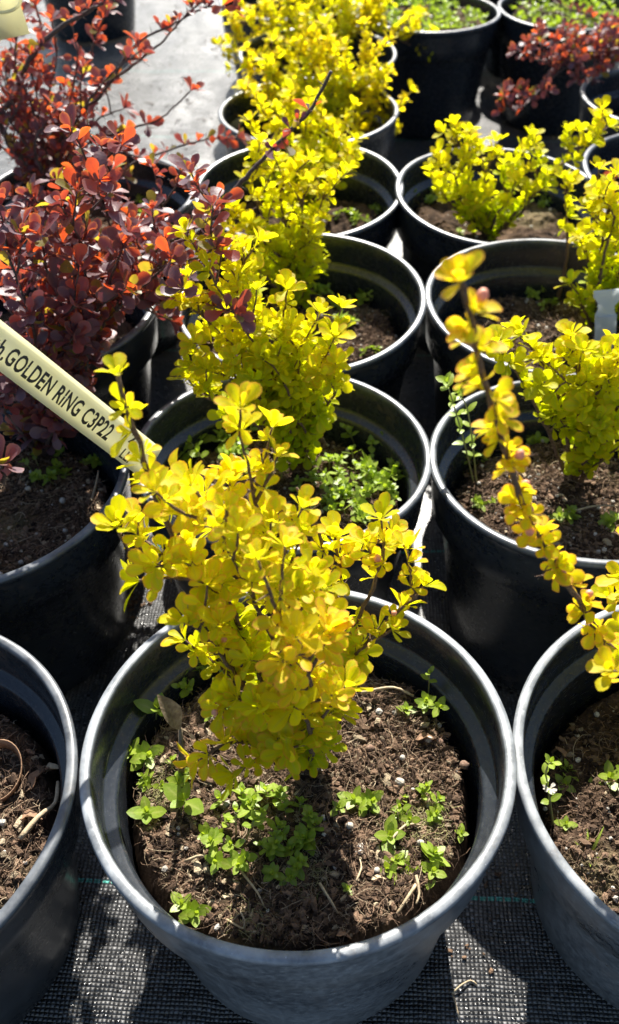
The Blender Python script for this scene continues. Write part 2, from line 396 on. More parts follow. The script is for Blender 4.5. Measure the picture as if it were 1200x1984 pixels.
# ------------------------------------------------------------------ soil
def soil_h(x, y, seed):
    'local soil relief in metres, x and y in metres from the pot centre'
    a = noise.fractal((x * 26 + seed, y * 26, seed), 1.0, 2.0, 4) * .0058
    b = noise.noise((x * 140, y * 140 + seed, seed)) * .0016 + abs(noise.noise((x * 330 + seed, y * 330, 1))) * .0026 + noise.noise((x * 780, y * 780, seed)) * .0009
    return a + b
DARK, BROWN, TAN = np.array((.016, .011, .009, 1)), np.array((.185, .120, .080, 1)), np.array((.50, .40, .27, 1))
def make_soil(k, n_grid, n_clod, n_fib, n_perl, seed, light=1.0):
    rs = .848 * S; mb = MB(); n = n_grid
    ids = {}; V = []; C = []; Fc = []
    for j in range(n + 1):
        for i in range(n + 1):
            x = (i / n * 2 - 1) * rs; y = (j / n * 2 - 1) * rs
            # square to disc
            u, v = x / rs, y / rs
            x, y = rs * u * math.sqrt(1 - v * v / 2), rs * v * math.sqrt(1 - u * u / 2)
            rr = math.hypot(x, y) / rs
            ang = math.atan2(y, x); sh_ = 1 - .055 * max(0, noise.noise((math.cos(ang) * 1.7 + seed, math.sin(ang) * 1.7, 2)) + .15) * max(0, rr - .5) * 2
            z = soil_h(x, y, seed) - .022 * max(0, (rr - .90) / .10) ** 2; x *= sh_; y *= sh_
            V.append((x, y, z)); q = min(1, max(0, .42 + .6 * noise.noise((x * 90 + seed, y * 90, 3)) + .45 * noise.noise((x * 520, y * 520, seed)))); q2 = max(0, noise.noise((x * 25, y * 25, seed + 5)))
            C.append((DARK * (1 - q) + BROWN * q * .8) * light + np.array((.30, .26, .13, 1)) * max(0, q2 - .12) * .55)
    for j in range(n):
        for i in range(n): Fc.append((j * (n + 1) + i, j * (n + 1) + i + 1, (j + 1) * (n + 1) + i + 1, (j + 1) * (n + 1) + i))
    mb.add(V, Fc, np.array(C), 0)
    def spot(rmax=.93):
        a = U(0, 6.283); r = math.sqrt(U(0, 1)) * rs * rmax; x, y = r * math.cos(a), r * math.sin(a)
        return x, y, soil_h(x, y, seed) - .022 * max(0, (r / rs - .90) / .10) ** 2
    for _ in range(n_clod):
        x, y, z = spot(); s = .00028 + .0017 * U(0, 1) ** 5
        q = U(0, 1); c = DARK * (1 - q) + BROWN * q * 1.3
        if U(0, 1) < .10: c = TAN * U(.4, 1)
        blob(mb, (x, y, z + s * .35), s * U(.7, 2.0), s * U(.6, 1.1), s * U(.4, .9), c * light, 1, .5)
    for _ in range(n_fib):
        x, y, z = spot(); a = U(0, 6.28); L = U(.002, .007) if U(0, 1) < .88 else U(.009, .020); pts = []
        dz = U(0, .0015); cv = U(-2.5, 2.5)
        for q in range(5):
            t = q / 4
            pts.append((x, y, z + dz + math.sin(t * 3.1) * L * U(.05, .22)))
            x += math.cos(a + cv * t) * L / 4; y += math.sin(a + cv * t) * L / 4
        if math.hypot(x, y) > rs: continue
        q = U(0, 1) ** 2.5; c = (DARK * 2 * (1 - q) + BROWN * q * 2) if U(0, 1) < .5 else (BROWN * (1 - q) + TAN * q)
        tube(mb, pts, U(.0001, .00024), U(.00006, .00016), 3, c, 1, 0, False)
    for _ in range(n_perl):
        x, y, z = spot(); s = .0006 + .0015 * U(0, 1) ** 2
        blob(mb, (x, y, z + s * .5), s, s * .9, s * .8, np.array((.62, .58, .52, 1)) * U(.5, 1.1), 1, .2)
    return mb
SOILS = {}
def put_soil(k, var, label):
    sl = POT[k][6]
    if var not in SOILS:
        spec = {'fine': (270, 13000, 5200, 75, 3.1), 'mid': (130, 4600, 2200, 150, 8.4), 'bark': (180, 5200, 3800, 80, 15.2), 'far': (46, 420, 160, 40, 21.7)}[var]
        mb = make_soil(k, *spec); o = mb.build('potting_soil', [M['soil_bed'], M['soil']], None, None, False); SOILS[var] = (o.data, spec[4])
    else:
        o = bpy.data.objects.new('potting_soil', SOILS[var][0]); col.objects.link(o)
    o.matrix_world = pot_matrix(k) @ Matrix.Translation((0, 0, sl * S)) @ (Matrix.Rotation(0 if k in ('A',) else U(0, 6.28), 4, 'Z'))
    tag(o, label, 'soil', 'potting soil in the pots', 'stuff')
put_soil('A', 'fine', 'crumbly brown peat with pale fibres filling the big grey pot')
put_soil('A0', 'bark', 'brown peat with bark bits in the pot without foliage')
put_soil('A1', 'mid', 'dark shaded peat in the half cut off scuffed pot')
put_soil('B', 'mid', 'brown peat under the chickweed carpet behind the big grey pot')
put_soil('B1', 'mid', 'lit stony brown peat behind the blurred budding shoot')
put_soil('B0', 'bark', 'brown peat with bark pieces below the yellow lettered tag')
put_soil('C', 'mid', 'bare brown peat in the third pot of the middle row')
put_soil('C1', 'mid', 'brown peat around the milky white plant label')
put_soil('C0', 'far', 'peat under the purple leaves, hardly showing')
put_soil('D', 'far', 'peat in the fourth pot of the middle row')
put_soil('D1', 'far', 'dry light brown peat under the low spreading golden barberry')
put_soil('D0', 'far', 'dry brown peat beside bright green weeds behind the purple barberry')
put_soil('E', 'far', 'peat in the fifth pot of the middle row')
put_soil('F', 'far', 'peat in the sixth pot of the middle row')
put_soil('G', 'far', 'peat in the rearmost pot of the middle row')
put_soil('D2', 'far', 'peat in the cut off pot beneath red leaves')
put_soil('E2', 'far', 'peat in the cut off pot beneath the drooping purple branch')
put_soil('G1', 'far', 'peat among weeds in the tall dark pot')
put_soil('G2', 'far', 'peat in the top corner pot')
put_soil('I0', 'far', 'peat in the dark pot beside the glaring fabric')
def on_soil(k, px, py, lift=0.0):
    x, y, z, r, tx, ty, sl = POT[k]
    zz = sl
    for _ in range(4):
        p = at_z(px, py, zz); zz = z + sl + tx * (p.x / S - x) + ty * (p.y / S - y)
    dx, dy = p.x - x * S, p.y - y * S; d = math.hypot(dx, dy)
    if d > .84 * S: p.x = x * S + dx * .84 * S / d; p.y = y * S + dy * .84 * S / d
    p.z = ZR + zz * S + (soil_h(p.x - x * S, p.y - y * S, 3.1) if k == 'A' else 0) + lift
    return p

# ------------------------------------------------------------------ leaves
def leaf_template(ts, ws):
    V = []; E = []; Fc = []
    for t, w in zip(ts, ws):
        V += [(t, -w, 1), (t, 0, 0), (t, w, 1)]
        E += [.35 + .65 * t, .0 if t < .8 else (t - .8) * 2, .35 + .65 * t]
    V.append((1, 0, 0)); E.append(1)
    n = len(ts)
    for i in range(n - 1):
        a = 3 * i; Fc += [(a, a + 1, a + 4, a + 3), (a + 1, a + 2, a + 5, a + 4)]
    a = 3 * (n - 1); Fc += [(a, a + 1, 3 * n), (a + 1, a + 2, 3 * n)]
    return np.array(V, float), np.array(E, float), Fc
OBO = leaf_template((0, .18, .42, .64, .82, .94), (.07, .20, .60, .96, .95, .58))
OBO_LO = leaf_template((0, .3, .65, .9), (.08, .38, 1.0, .72))
OVA = leaf_template((0, .12, .28, .52, .76, .92), (.14, .50, .88, 1.0, .74, .32))
def leaf(mb, p, d, up, L, W, cup=.25, bend=-.2, g=.5, b=0., tmpl=OBO, twist=0.):
    d = d.normalized(); s = d.cross(up)
    if s.length < 1e-4: s = d.orthogonal()
    s.normalize(); n = s.cross(d)
    if twist:
        c_, s_ = math.cos(twist), math.sin(twist); s, n = s * c_ + n * s_, n * c_ - s * s_
    T, E, Fc = tmpl
    t, w, e = T[:, 0], T[:, 1], T[:, 2]
    D, Sv, Nn = np.array(d), np.array(s), np.array(n)
    ripple = .03 * np.sin(t * 7 + g * 20) * w
    v = np.array(p) + L * (t[:, None] * D + (bend * t * t + ripple)[:, None] * Nn) + W * (w[:, None] * Sv + (cup * np.abs(w) ** 1.4 * np.minimum(1, t * 2))[:, None] * Nn)
    c = np.stack([E, np.full_like(E, g), np.full_like(E, b), np.ones_like(E)], 1)
    mb.add(v, Fc, c)
GV = .3; SKEW = 0
def rand_perp(t):
    a = t.orthogonal().normalized(); b = t.cross(a); w = U(0, 6.283)
    return a * math.cos(w) + b * math.sin(w)
UP = Vector((0, 0, 1))
def rosette(mb, p, ax, n, L, g0, young, tmpl=OBO, wr=.29, opening=1.0):
    ax = ax.normalized(); a = ax.orthogonal().normalized(); b = ax.cross(a); ph = U(0, 6.28)
    for i in range(n):
        q = i / max(1, n - 1)                     # outer -> inner
        w = ph + i * 2.4 + U(-.3, .3)
        el = (1.18 - .88 * q) * opening + U(-.2, .2)     # angle from the axis
        rad = a * math.cos(w) + b * math.sin(w)
        d = ax * math.cos(el) + rad * math.sin(el)
        l = L * (1.05 - .5 * q * q) * U(.75, 1.12)
        leaf(mb, p + rad * .0004, d, ax, l, l * wr * U(.85, 1.15), U(.12, .4), U(-.28, .12), (min(1, U(0, 1) ** 2.3 + .35 * max(0, g0 - .35)) if SKEW else min(1, max(0, g0 + U(-GV, GV)))), min(1, max(0, young + U(-.35, .35))), tmpl, U(-.35, .35))

def thorn(mb, p, d, L):
    tube(mb, [p, p + d * L * .5, p + d * L], .00045, .00008, 4, None, 0, 0, False)
def grow(parent, pts, r0=.0017, r1=.0006, node=.0075, L=.0125, start=.25, dens=1.0, twigs=.25, twig_len=.035, young=.25, g=.5, kind='yellow', tmpl=OBO, wr=.30, tip=1.1, nleaf=(5, 8), thorns=.25, buds=0, wood='wood', lname='leaves', label=None, tip_young=.45, grad=True, double=0):
    'one branch of a shrub: a wood mesh with its leaves and buds as sub-parts'
    wb, lb = MB(), MB()
    path = smooth_path(pts, .004); n = len(path)
    for i in range(1, n - 1): path[i] = path[i] + Vector((U(-1, 1), U(-1, 1), U(-1, 1))) * .0005
    tube(wb, path, r0, r1, 6, None, 0, .12)
    tot = sum((path[i + 1] - path[i]).length for i in range(n - 1))
    acc = 0; nxt = start * tot; bud_spots = []
    for i in range(n - 1):
        acc += (path[i + 1] - path[i]).length
        if acc < nxt: continue
        nxt += node * U(.75, 1.25)
        t = (path[i + 1] - path[i]).normalized(); q = acc / tot
        rp = rand_perp(t)
        if rp.z < -.3: rp = -rp
        ax = rp * .9 + t * .5 + UP * .35
        yy = young * (.15 + 1.5 * q * q) if grad else young; gg = g + (.8 * (q - .55) if grad else 0)
        if U(0, 1) < thorns: thorn(wb, path[i], (rand_perp(t) + t * .2).normalized(), U(.005, .010))
        if U(0, 1) > dens: continue
        if U(0, 1) < twigs:
            l = twig_len * U(.5, 1.15); tp = [path[i]]; dirn = (rp * .8 + t * .6 + UP * .35).normalized(); m = max(3, int(l / .005))
            for k in range(m):
                dirn = (dirn + Vector((U(-1, 1), U(-1, 1), U(-.6, 1))) * .16).normalized(); tp.append(tp[-1] + dirn * l / m)
            tube(wb, tp, min(r0 * .6, .0009), .0004, 5, None, 0, .1)
            for k in range(1, m):
                if U(0, 1) < .8:
                    rp2 = rand_perp(dirn)
                    if rp2.z < -.2: rp2 = -rp2
                    rosette(lb, tp[k], rp2 * .9 + dirn * .5 + UP * .25, rng.randint(*nleaf) - 1, L * U(.7, 1), gg + U(-.15, .15), yy, tmpl, wr)
            rosette(lb, tp[-1], dirn + UP * .2, nleaf[1], L * U(.9, 1.1), gg + .1, yy + .12, tmpl, wr)
            if buds and U(0, 1) < buds: bud_spots.append((tp[-1], dirn))
        else:
            rosette(lb, path[i] + rp * r1, ax, rng.randint(*nleaf), L * U(.75, 1.1), gg + U(-.15, .15), yy, tmpl, wr)
            if U(0, 1) < double:
                j = max(1, i - 1); rosette(lb, path[j] - rp * r1, -rp * .9 + t * .6 + UP * .3, rng.randint(*nleaf), L * U(.75, 1.05), gg + U(-.15, .15), yy, tmpl, wr)
            if buds and U(0, 1) < buds: bud_spots.append((path[i], ax.normalized()))
    t = (path[-1] - path[-2]).normalized()
    if tip > 0:
        rosette(lb, path[-1], t + UP * .3, nleaf[1] + 1, L * tip, g + .2, tip_young, tmpl, wr)
    br = wb.build('branch', M[wood], parent)
    if lb.n: lb.build(lname, M[kind], br)
    for p, d in bud_spots:
        bb = MB(); q = p + d * L * U(.45, .8); s = U(.0011, .0017)
        blob(bb, q, s, s, s * 1.15, None, 0, .08, 1)
        tube(bb, [p, (p + q) / 2 + Vector((0, 0, .0005)), q], .0003, .0003, 4, None, 0, 0, False)
        bb.build('flower_bud', M['bud'], br)
    return br
def shrub(name, k, bpx, bpy_, label, cat, group, branches, ybase=None, dflt=None):
    base = on_soil(k, bpx, bpy_); yb = base.y / S
    root = empty(name, base, label, cat, group)
    for br in branches:
        pts, kw = br if isinstance(br, tuple) else (br, {})
        P = [base + Vector((U(-.002, .002), U(-.002, .002), -.004))]
        for (px, py, dy) in pts: P.append(at_y(px, py, yb + dy))
        for p in P[1:]: p.z = max(p.z, base.z + .004)
        a = dict(dflt or {}); a.update(kw)
        grow(root, P, **a)
    return root

YG = 'golden barberries in the pots'; RG = 'purple leaved barberries in the pots'
# --- the shrub in the big grey pot
YA = dict(L=.0092, wr=.255, node=.0068, start=.18, twigs=.5, twig_len=.027, dens=.82, young=.70, g=.42, buds=.06, nleaf=(6, 9), tmpl=OBO, r0=.0016)
shrub('golden_barberry', 'A', 600, 1490, 'bushy golden barberry leaning over the big grey scuffed pot, yellow orange-edged leaves', 'shrub', YG, [
 ([(530, 1340, 0), (440, 1190, .05), (355, 1070, .1), (305, 970, .12), (270, 860, .15), (245, 785, .18), (228, 725, .2)], dict(start=.30, dens=1, twigs=0, double=.35, tip=.82, young=.4, r0=.0024, r1=.0009, node=.0092)),
 ([(560, 1310, -.05), (490, 1160, -.05), (415, 1010, 0), (370, 940, .05)], {}),
 ([(585, 1260, 0), (530, 1090, .05), (492, 955, .15), (472, 860, .2), (466, 835, .2)], dict(dens=.9, start=.3)),
 ([(640, 1310, .1), (690, 1210, .15), (740, 1090, .25), (738, 1005, .3)], {}),
 ([(650, 1320, .05), (745, 1210, .1), (800, 1160, .12), (822, 1135, .15)], dict(twigs=.15)),
 ([(655, 1290, .2), (645, 1160, .3), (612, 1010, .36), (575, 945, .42)], dict(dens=.28, twigs=.2, thorns=.9, start=.45, tip=0)),
 ([(575, 1350, -.2), (560, 1250, -.3), (525, 1150, -.3), (500, 1085, -.25)], dict(buds=.10, twigs=.2, kind='young', g=.3)),
 ([(520, 1450, -.2), (440, 1440, -.3), (385, 1475, -.36)], dict(twigs=.1, start=.3, node=.0055, dens=1, L=.0106, young=.9, grad=False, tip_young=.9, g=.5, kind='young')),
 ([(560, 1460, -.25), (500, 1470, -.35), (455, 1500, -.42)], dict(twigs=.0, dens=1, node=.0055, L=.0108, start=.4)),
 ([(480, 1340, -.1), (410, 1240, -.1), (365, 1205, -.1)], dict(dens=1, node=.0058, L=.0100)),
 ([(625, 1400, -.15), (655, 1375, -.1)], dict(start=.3, twigs=.1)),
 ([(520, 1390, -.25), (445, 1345, -.2)], dict(L=.0118, twigs=.15)),
 ([(405, 1130, .05), (300, 1095, .05), (245, 1060, .05), (228, 1020, .06)], dict(start=.5, twigs=.3, twig_len=.015, L=.0105)),
 ([(605, 1360, -.3), (592, 1280, -.38), (575, 1235, -.42)], dict(buds=.12, young=.9, kind='young', g=.5)),
 ([(660, 1320, .05), (705, 1255, .05), (760, 1220, .05)], dict(twigs=.25)),
 ([(600, 1410, -.3), (570, 1370, -.38)], dict(L=.0118, start=.3, twigs=.1)),
 ([(560, 1260, .1), (450, 1050, .2), (395, 960, .2)], dict(L=.0115)),
 ([(600, 1280, .1), (560, 1120, .15), (520, 1040, .2)], dict(L=.0115)),
 ([(650, 1330, .2), (665, 1180, .35), (650, 1040, .42)], dict(L=.0105, dens=.75, start=.4)),
 ([(570, 1440, -.15), (540, 1400, -.3), (500, 1370, -.36)], dict(L=.0100)),
 ([(620, 1330, -.1), (640, 1260, -.15), (640, 1200, -.15)], dict(twigs=.2, dens=.7)),
 ([(500, 1300, .0), (430, 1150, .05), (330, 1120, .1), (270, 1125, .1)], dict(start=.5, twigs=.2, L=.011)),
], dflt=YA)
YB = dict(L=.0110, wr=.265, node=.0062, start=.18, twigs=.40, twig_len=.028, young=.36, g=.36, nleaf=(6, 9), r0=.0016)
shrub('golden_barberry', 'B', 588, 905, 'upright golden barberry in the second pot, broad crown with orange-tipped top', 'shrub', YG, [
 ([(560, 790, 0), (490, 660, -.1), (430, 570, -.1), (405, 525, -.1)], dict(tip=1.3, young=.3)),
 ([(600, 790, .1), (625, 700, .0), (648, 645, 0)], dict(young=.4)),
 ([(520, 790, -.1), (440, 730, -.15), (370, 710, -.15)], dict(g=.3)),
 ([(540, 750, .1), (490, 600, .1), (470, 480, .2)], {}),
 ([(560, 830, -.15), (520, 800, -.2), (480, 775, -.2)], dict(g=.3)),
 ([(570, 720, .05), (550, 620, .1), (560, 560, .15)], {}),
 ([(610, 830, 0), (655, 750, -.05), (655, 705, -.05)], {}),
 ([(480, 810, -.1), (400, 770, -.1), (365, 735, -.1)], dict(g=.25)),
 ([(500, 730, 0), (410, 630, 0), (345, 575, 0)], dict(g=.45)),
 ([(595, 850, -.1), (575, 810, -.15)], dict(g=.2, start=.4)),
 ([(540, 780, .05), (460, 680, .05), (400, 650, .05)], {}),
 ([(570, 800, -.1), (540, 720, -.15), (500, 690, -.15)], dict(g=.35)),
 ([(570, 780, .0), (580, 700, 0), (560, 650, .0)], {}),
], dflt=YB)
YC = dict(L=.0110, node=.0066, start=.12, twigs=.55, twig_len=.036, young=.36, g=.46, nleaf=(6, 8), tmpl=OBO_LO)
shrub('golden_barberry', 'C', 575, 600, 'golden barberry in the third pot of the middle row, dense narrow crown', 'shrub', YG, [
 ([(590, 510, 0), (585, 440, 0), (590, 350, 0)], {}), ([(560, 520, -.1), (500, 460, -.1), (455, 400, -.1)], {}),
 ([(560, 470, .1), (545, 370, .1), (600, 310, .1)], {}), ([(520, 540, -.2), (470, 500, -.2), (430, 460, -.2)], {}),
 ([(600, 530, -.1), (590, 480, -.15), (600, 440, -.15)], dict(g=.3)), ([(550, 500, 0), (500, 400, .1), (480, 350, .1)], {}),
 ([(590, 480, .1), (620, 400, .1), (640, 350, .15)], {}),
], dflt=YC)
shrub('golden_barberry', 'D', 590, 410, 'golden barberry in the fourth pot, rounded crown below the bare thorny branch', 'shrub', YG, [
 ([(620, 340, 0), (640, 290, 0), (650, 260, 0)], {}), ([(570, 320, 0), (540, 260, 0), (520, 230, 0)], {}),
 ([(640, 360, -.1), (680, 320, -.1), (690, 270, -.1)], {}), ([(600, 330, .1), (600, 250, .1), (610, 210, .1)], {}),
 ([(540, 360, -.1), (500, 330, -.1), (500, 290, -.1)], {}), ([(620, 370, -.2), (650, 350, -.2), (670, 330, -.2)], {}), ([(600, 300, 0), (570, 220, .1), (560, 190, .1)], {}),
], dflt=YC)
YE = dict(L=.0112, node=.0070, start=.1, twigs=.62, twig_len=.042, young=.46, g=.62, nleaf=(6, 8), tmpl=OBO_LO)
shrub('golden_barberry', 'E', 590, 255, 'golden barberry in the fifth pot with a side spray over the dark gap', 'shrub', YG, [
 ([(620, 200, 0), (640, 150, 0), (650, 120, 0)], {}), ([(560, 190, 0), (520, 150, 0), (480, 130, 0)], {}),
 ([(650, 230, -.1), (700, 210, -.1), (760, 240, -.1)], {}), ([(590, 170, .1), (580, 120, .1), (570, 90, .1)], {}),
 ([(660, 200, 0), (700, 150, 0), (710, 120, 0)], {}), ([(540, 220, -.1), (510, 190, -.1)], {}), ([(640, 250, -.2), (680, 270, -.2), (730, 260, -.2)], {}),
 ([(600, 210, 0), (600, 150, .1), (620, 100, .1)], {}), ([(560, 220, 0), (500, 200, 0), (470, 170, 0)], {}), ([(670, 180, 0), (720, 190, 0), (735, 150, 0)], {}), ([(600, 230, -.3), (560, 210, -.4), (530, 220, -.4)], {}), ([(640, 210, -.1), (670, 190, -.1), (690, 220, -.1)], {}),
], dflt=YE)
shrub('golden_barberry', 'F', 610, 125, 'golden barberry in the sixth pot with a thin spray over the tall dark pot', 'shrub', YG, [
 ([(600, 90, 0), (560, 40, 0), (530, 10, 0)], {}), ([(640, 80, 0), (660, 30, 0), (670, -20, 0)], {}),
 ([(560, 110, -.1), (500, 80, -.1), (460, 90, -.1)], {}), ([(660, 90, 0), (720, 60, 0), (790, 85, 0), (825, 105, 0)], dict(dens=.8)),
 ([(620, 60, .1), (600, 0, .1), (590, -40, .1)], {}), ([(570, 90, 0), (510, 40, 0), (470, 50, 0)], {}), ([(650, 70, 0), (700, 60, 0), (740, 50, 0)], {}), ([(600, 110, -.3), (560, 90, -.4), (540, 110, -.4)], {}), ([(680, 60, .1), (720, 10, .1), (740, -20, .1)], {}), ([(580, 130, -.2), (520, 120, -.2), (450, 150, -.2)], {}),
 ([(640, 110, -.1), (670, 80, -.1), (700, 60, -.1)], {}),
], dflt=YE)
shrub('golden_barberry', 'G', 590, 25, 'golden barberry cut by the top edge of the picture', 'shrub', YG, [
 ([(600, 0, 0), (620, -50, 0)], {}), ([(560, 0, 0), (530, -30, 0)], {}), ([(650, 10, 0), (720, -20, 0), (770, 10, 0)], {}), ([(680, 0, .1), (770, -30, .1)], {}), ([(620, -20, 0), (680, -50, 0)], {}),
], dflt=YE)
YD1 = dict(L=.0108, node=.0072, start=.15, twigs=.45, twig_len=.026, young=.28, g=.40, nleaf=(6, 8), tmpl=OBO_LO)
shrub('golden_barberry', 'D1', 950, 455, 'low spreading golden barberry alone in its pot, one branch reaching over the rim', 'shrub', YG, [
 ([(900, 420, 0), (850, 370, 0), (835, 330, 0)], {}), ([(920, 390, .1), (890, 310, .1), (885, 260, .1)], {}),
 ([(950, 400, 0), (940, 340, 0), (960, 300, 0)], {}), ([(980, 390, .1), (1000, 310, .1), (1030, 265, .1)], {}),
 ([(1000, 410, -.1), (1060, 340, 0), (1110, 300, 0), (1180, 245, .0)], {}), ([(930, 430, -.1), (920, 400, -.15)], dict(g=.3)),
 ([(990, 430, -.1), (1020, 400, -.1), (1035, 370, -.1)], {}), ([(900, 400, 0), (880, 340, 0), (850, 300, 0)], {}), ([(940, 400, 0), (910, 360, 0), (910, 310, .1)], {}),
 ([(960, 420, -.15), (985, 390, -.15), (1000, 350, -.1)], dict(g=.3)),
], dflt=YD1)
shrub('golden_barberry', 'C1', 1150, 640, 'golden barberry around the milky white label, one bare-footed stem beside it', 'shrub', YG, [
 ([(1130, 600, 0), (1115, 580, -.05)], dict(g=.15, start=.3, tip=.9)), ([(1160, 540, 0), (1170, 450, 0), (1185, 370, 0)], {}), ([(1150, 560, .1), (1140, 500, .1), (1130, 460, .1)], {}),
 ([(1190, 560, 0), (1210, 480, 0), (1220, 400, 0)], {}), ([(1120, 570, -.1), (1105, 550, -.1)], dict(g=.15, start=.3)), ([(1170, 500, -.1), (1190, 420, -.1), (1160, 380, -.1)], {}),
 ([(1200, 600, 0), (1230, 500, 0)], {}), ([(1180, 480, .1), (1150, 420, .15), (1150, 380, .15)], {}),
], dflt=YD1)
shrub('golden_barberry', 'C1', 1085, 575, 'single slender golden barberry stem rising bare from the soil beside the bushy one', 'shrub', YG, [
 ([(1095, 520, 0), (1099, 460, 0), (1097, 400, 0), (1093, 345, 0)], dict(start=.55, twigs=.12, twig_len=.018, r0=.0018)),
], dflt=YD1)
YB1 = dict(L=.0110, node=.0068, start=.22, twigs=.36, twig_len=.026, young=.25, g=.36, nleaf=(6, 9))
shrub('golden_barberry', 'B1', 1108, 935, 'golden barberry with forked stems above lit stony soil, cut by the edge', 'shrub', YG, [
 ([(1060, 830, 0), (1010, 740, 0), (965, 665, 0)], dict(start=.4)), ([(1090, 800, 0), (1060, 720, .05), (1010, 650, .05)], dict(start=.4)),
 ([(1120, 830, 0), (1120, 740, 0), (1130, 680, 0)], {}), ([(1150, 830, 0), (1175, 740, 0), (1170, 690, 0)], {}), ([(1130, 900, -.1), (1160, 870, -.2), (1180, 850, -.2)], dict(g=.2, start=.35)),
 ([(1160, 850, -.1), (1200, 780, -.1), (1230, 700, -.1)], {}), ([(1140, 860, -.05), (1150, 790, -.1), (1160, 740, -.1)], dict(g=.35)), ([(1150, 800, .1), (1150, 720, .1), (1100, 690, .1)], {}),
 ([(1180, 880, -.2), (1220, 850, -.2)], dict(g=.2)), ([(1130, 780, -.1), (1100, 740, -.1), (1075, 760, -.1)], {}), ([(1170, 800, 0), (1190, 740, .0), (1215, 690, 0)], {}),
], dflt=YB1)
# --- the out of focus shoot close to the lens, rooted in the half cut off pot
base = on_soil('A1', 1330, 1560)
sh = empty('golden_barberry', base, 'long blurred arching shoot with pink buds, close to the lens above the cut off pot', 'shrub', YG)
pts = [base] + [at_y(px, py, y) for px, py, y in ((1250, 1330, 2.22), (1170, 1240, 2.25), (1112, 1150, 2.27), (1062, 1070, 2.28), (1020, 990, 2.28), (985, 890, 2.27), (955, 790, 2.25), (930, 700, 2.22), (910, 610, 2.19), (893, 545, 2.16))]
grow(sh, pts, r0=.0017, r1=.0009, node=.0108, L=.0080, double=.75, start=.18, dens=1.0, twigs=.04, twig_len=.008, young=1.0, g=.62, kind='young', buds=.5, nleaf=(8, 11), tip=1.1, tip_young=.95, thorns=.3, grad=False)
for a in (((1330, 1350), (1300, 1200), (1290, 1080)), ((1380, 1380), (1400, 1200), (1380, 1050)), ((1340, 1300), (1360, 1150), (1340, 980)), ((1420, 1400), (1480, 1250), (1500, 1100)), ((1310, 1380), (1275, 1180), (1250, 1040)), ((1400, 1300), (1440, 1100), (1420, 950))):
    grow(sh, [base] + [at_y(px, py, 2.45 + .15 * i) for i, (px, py) in enumerate(a)], L=.0108, node=.007, start=.2, twigs=.35, twig_len=.03, young=.4, g=.6, tmpl=OBO_LO)
grow(sh, [base, at_y(1300, 1400, 2.1), at_y(1250, 1330, 2.05), at_y(1190, 1300, 2.0)], L=.0090, node=.0085, start=.5, dens=.9, twigs=0, young=.8, g=.5, kind='young', nleaf=(6, 8))
grow(sh, [base, at_y(1330, 1380, 2.1), at_y(1270, 1270, 2.1), at_y(1225, 1230, 2.1)], L=.0090, node=.0085, start=.5, dens=.9, twigs=0, young=.8, g=.5, kind='young', nleaf=(6, 8))

# --- purple barberries
GV = .6; SKEW = 1
RD = dict(kind='red', wood='darkwood', L=.0130, wr=.27, node=.0085, start=.2, twigs=.28, twig_len=.032, young=.4, g=.35, nleaf=(4, 7), thorns=.7, dens=.84, tip=1.05, tip_young=.5, r0=.002, grad=False)
shrub('purple_barberry', 'B0', 85, 880, 'purple barberry behind the yellow lettered tag, wine dark low leaves', 'shrub', RG, [
 ([(60, 780, 0), (20, 700, 0), (-20, 640, 0)], {}), ([(110, 790, 0), (120, 700, .1), (130, 640, .1)], {}), ([(90, 820, -.1), (100, 770, -.1), (110, 740, -.15)], dict(g=.1)),
 ([(50, 850, -.2), (20, 810, -.2), (-10, 780, -.2)], dict(g=.1)), ([(70, 770, .1), (60, 660, .1), (40, 560, .1)], {}), ([(130, 800, .1), (170, 720, .2), (150, 650, .2)], {}),
 ([(70, 700, .3), (20, 600, .3), (-20, 520, .3)], {}),
 ([(110, 760, .1), (150, 620, .15), (165, 500, .2), (120, 400, .25)], {}), ([(140, 780, .1), (170, 700, .1), (150, 640, .1)], {}), ([(130, 770, .15), (190, 650, .2), (230, 590, .25), (280, 580, .3)], {}),
 ([(120, 760, .0), (130, 700, 0), (100, 620, 0)], {}), ([(100, 740, -.05), (110, 640, -.05), (150, 590, -.1)], {}), ([(100, 770, .0), (130, 640, .0), (90, 520, .05), (40, 440, .1)], {}),
 ([(110, 760, .1), (170, 640, .1), (215, 540, .15), (250, 450, .2)], {}), ([(120, 740, .1), (190, 640, .15), (270, 560, .2), (330, 510, .2)], dict(dens=.8)),
 ([(90, 760, 0), (60, 620, -.05), (20, 500, -.05), (0, 400, 0)], {}), ([(100, 760, .2), (140, 560, .3), (180, 380, .35), (200, 290, .4)], dict(dens=.8)), ([(100, 840, -.2), (120, 820, -.25), (130, 800, -.25)], dict(g=.1)),
], dflt=dict(RD, node=.0082, twigs=.35, L=.0148))
shrub('purple_barberry', 'A0', -60, 1200, 'pink red barberry tips poking in at the edge below the tag', 'shrub', RG, [
 ([(-50, 1080, 0), (-25, 960, 0), (5, 900, 0)], dict(start=.72, g=.6, twigs=0, L=.0125)),
], dflt=RD)
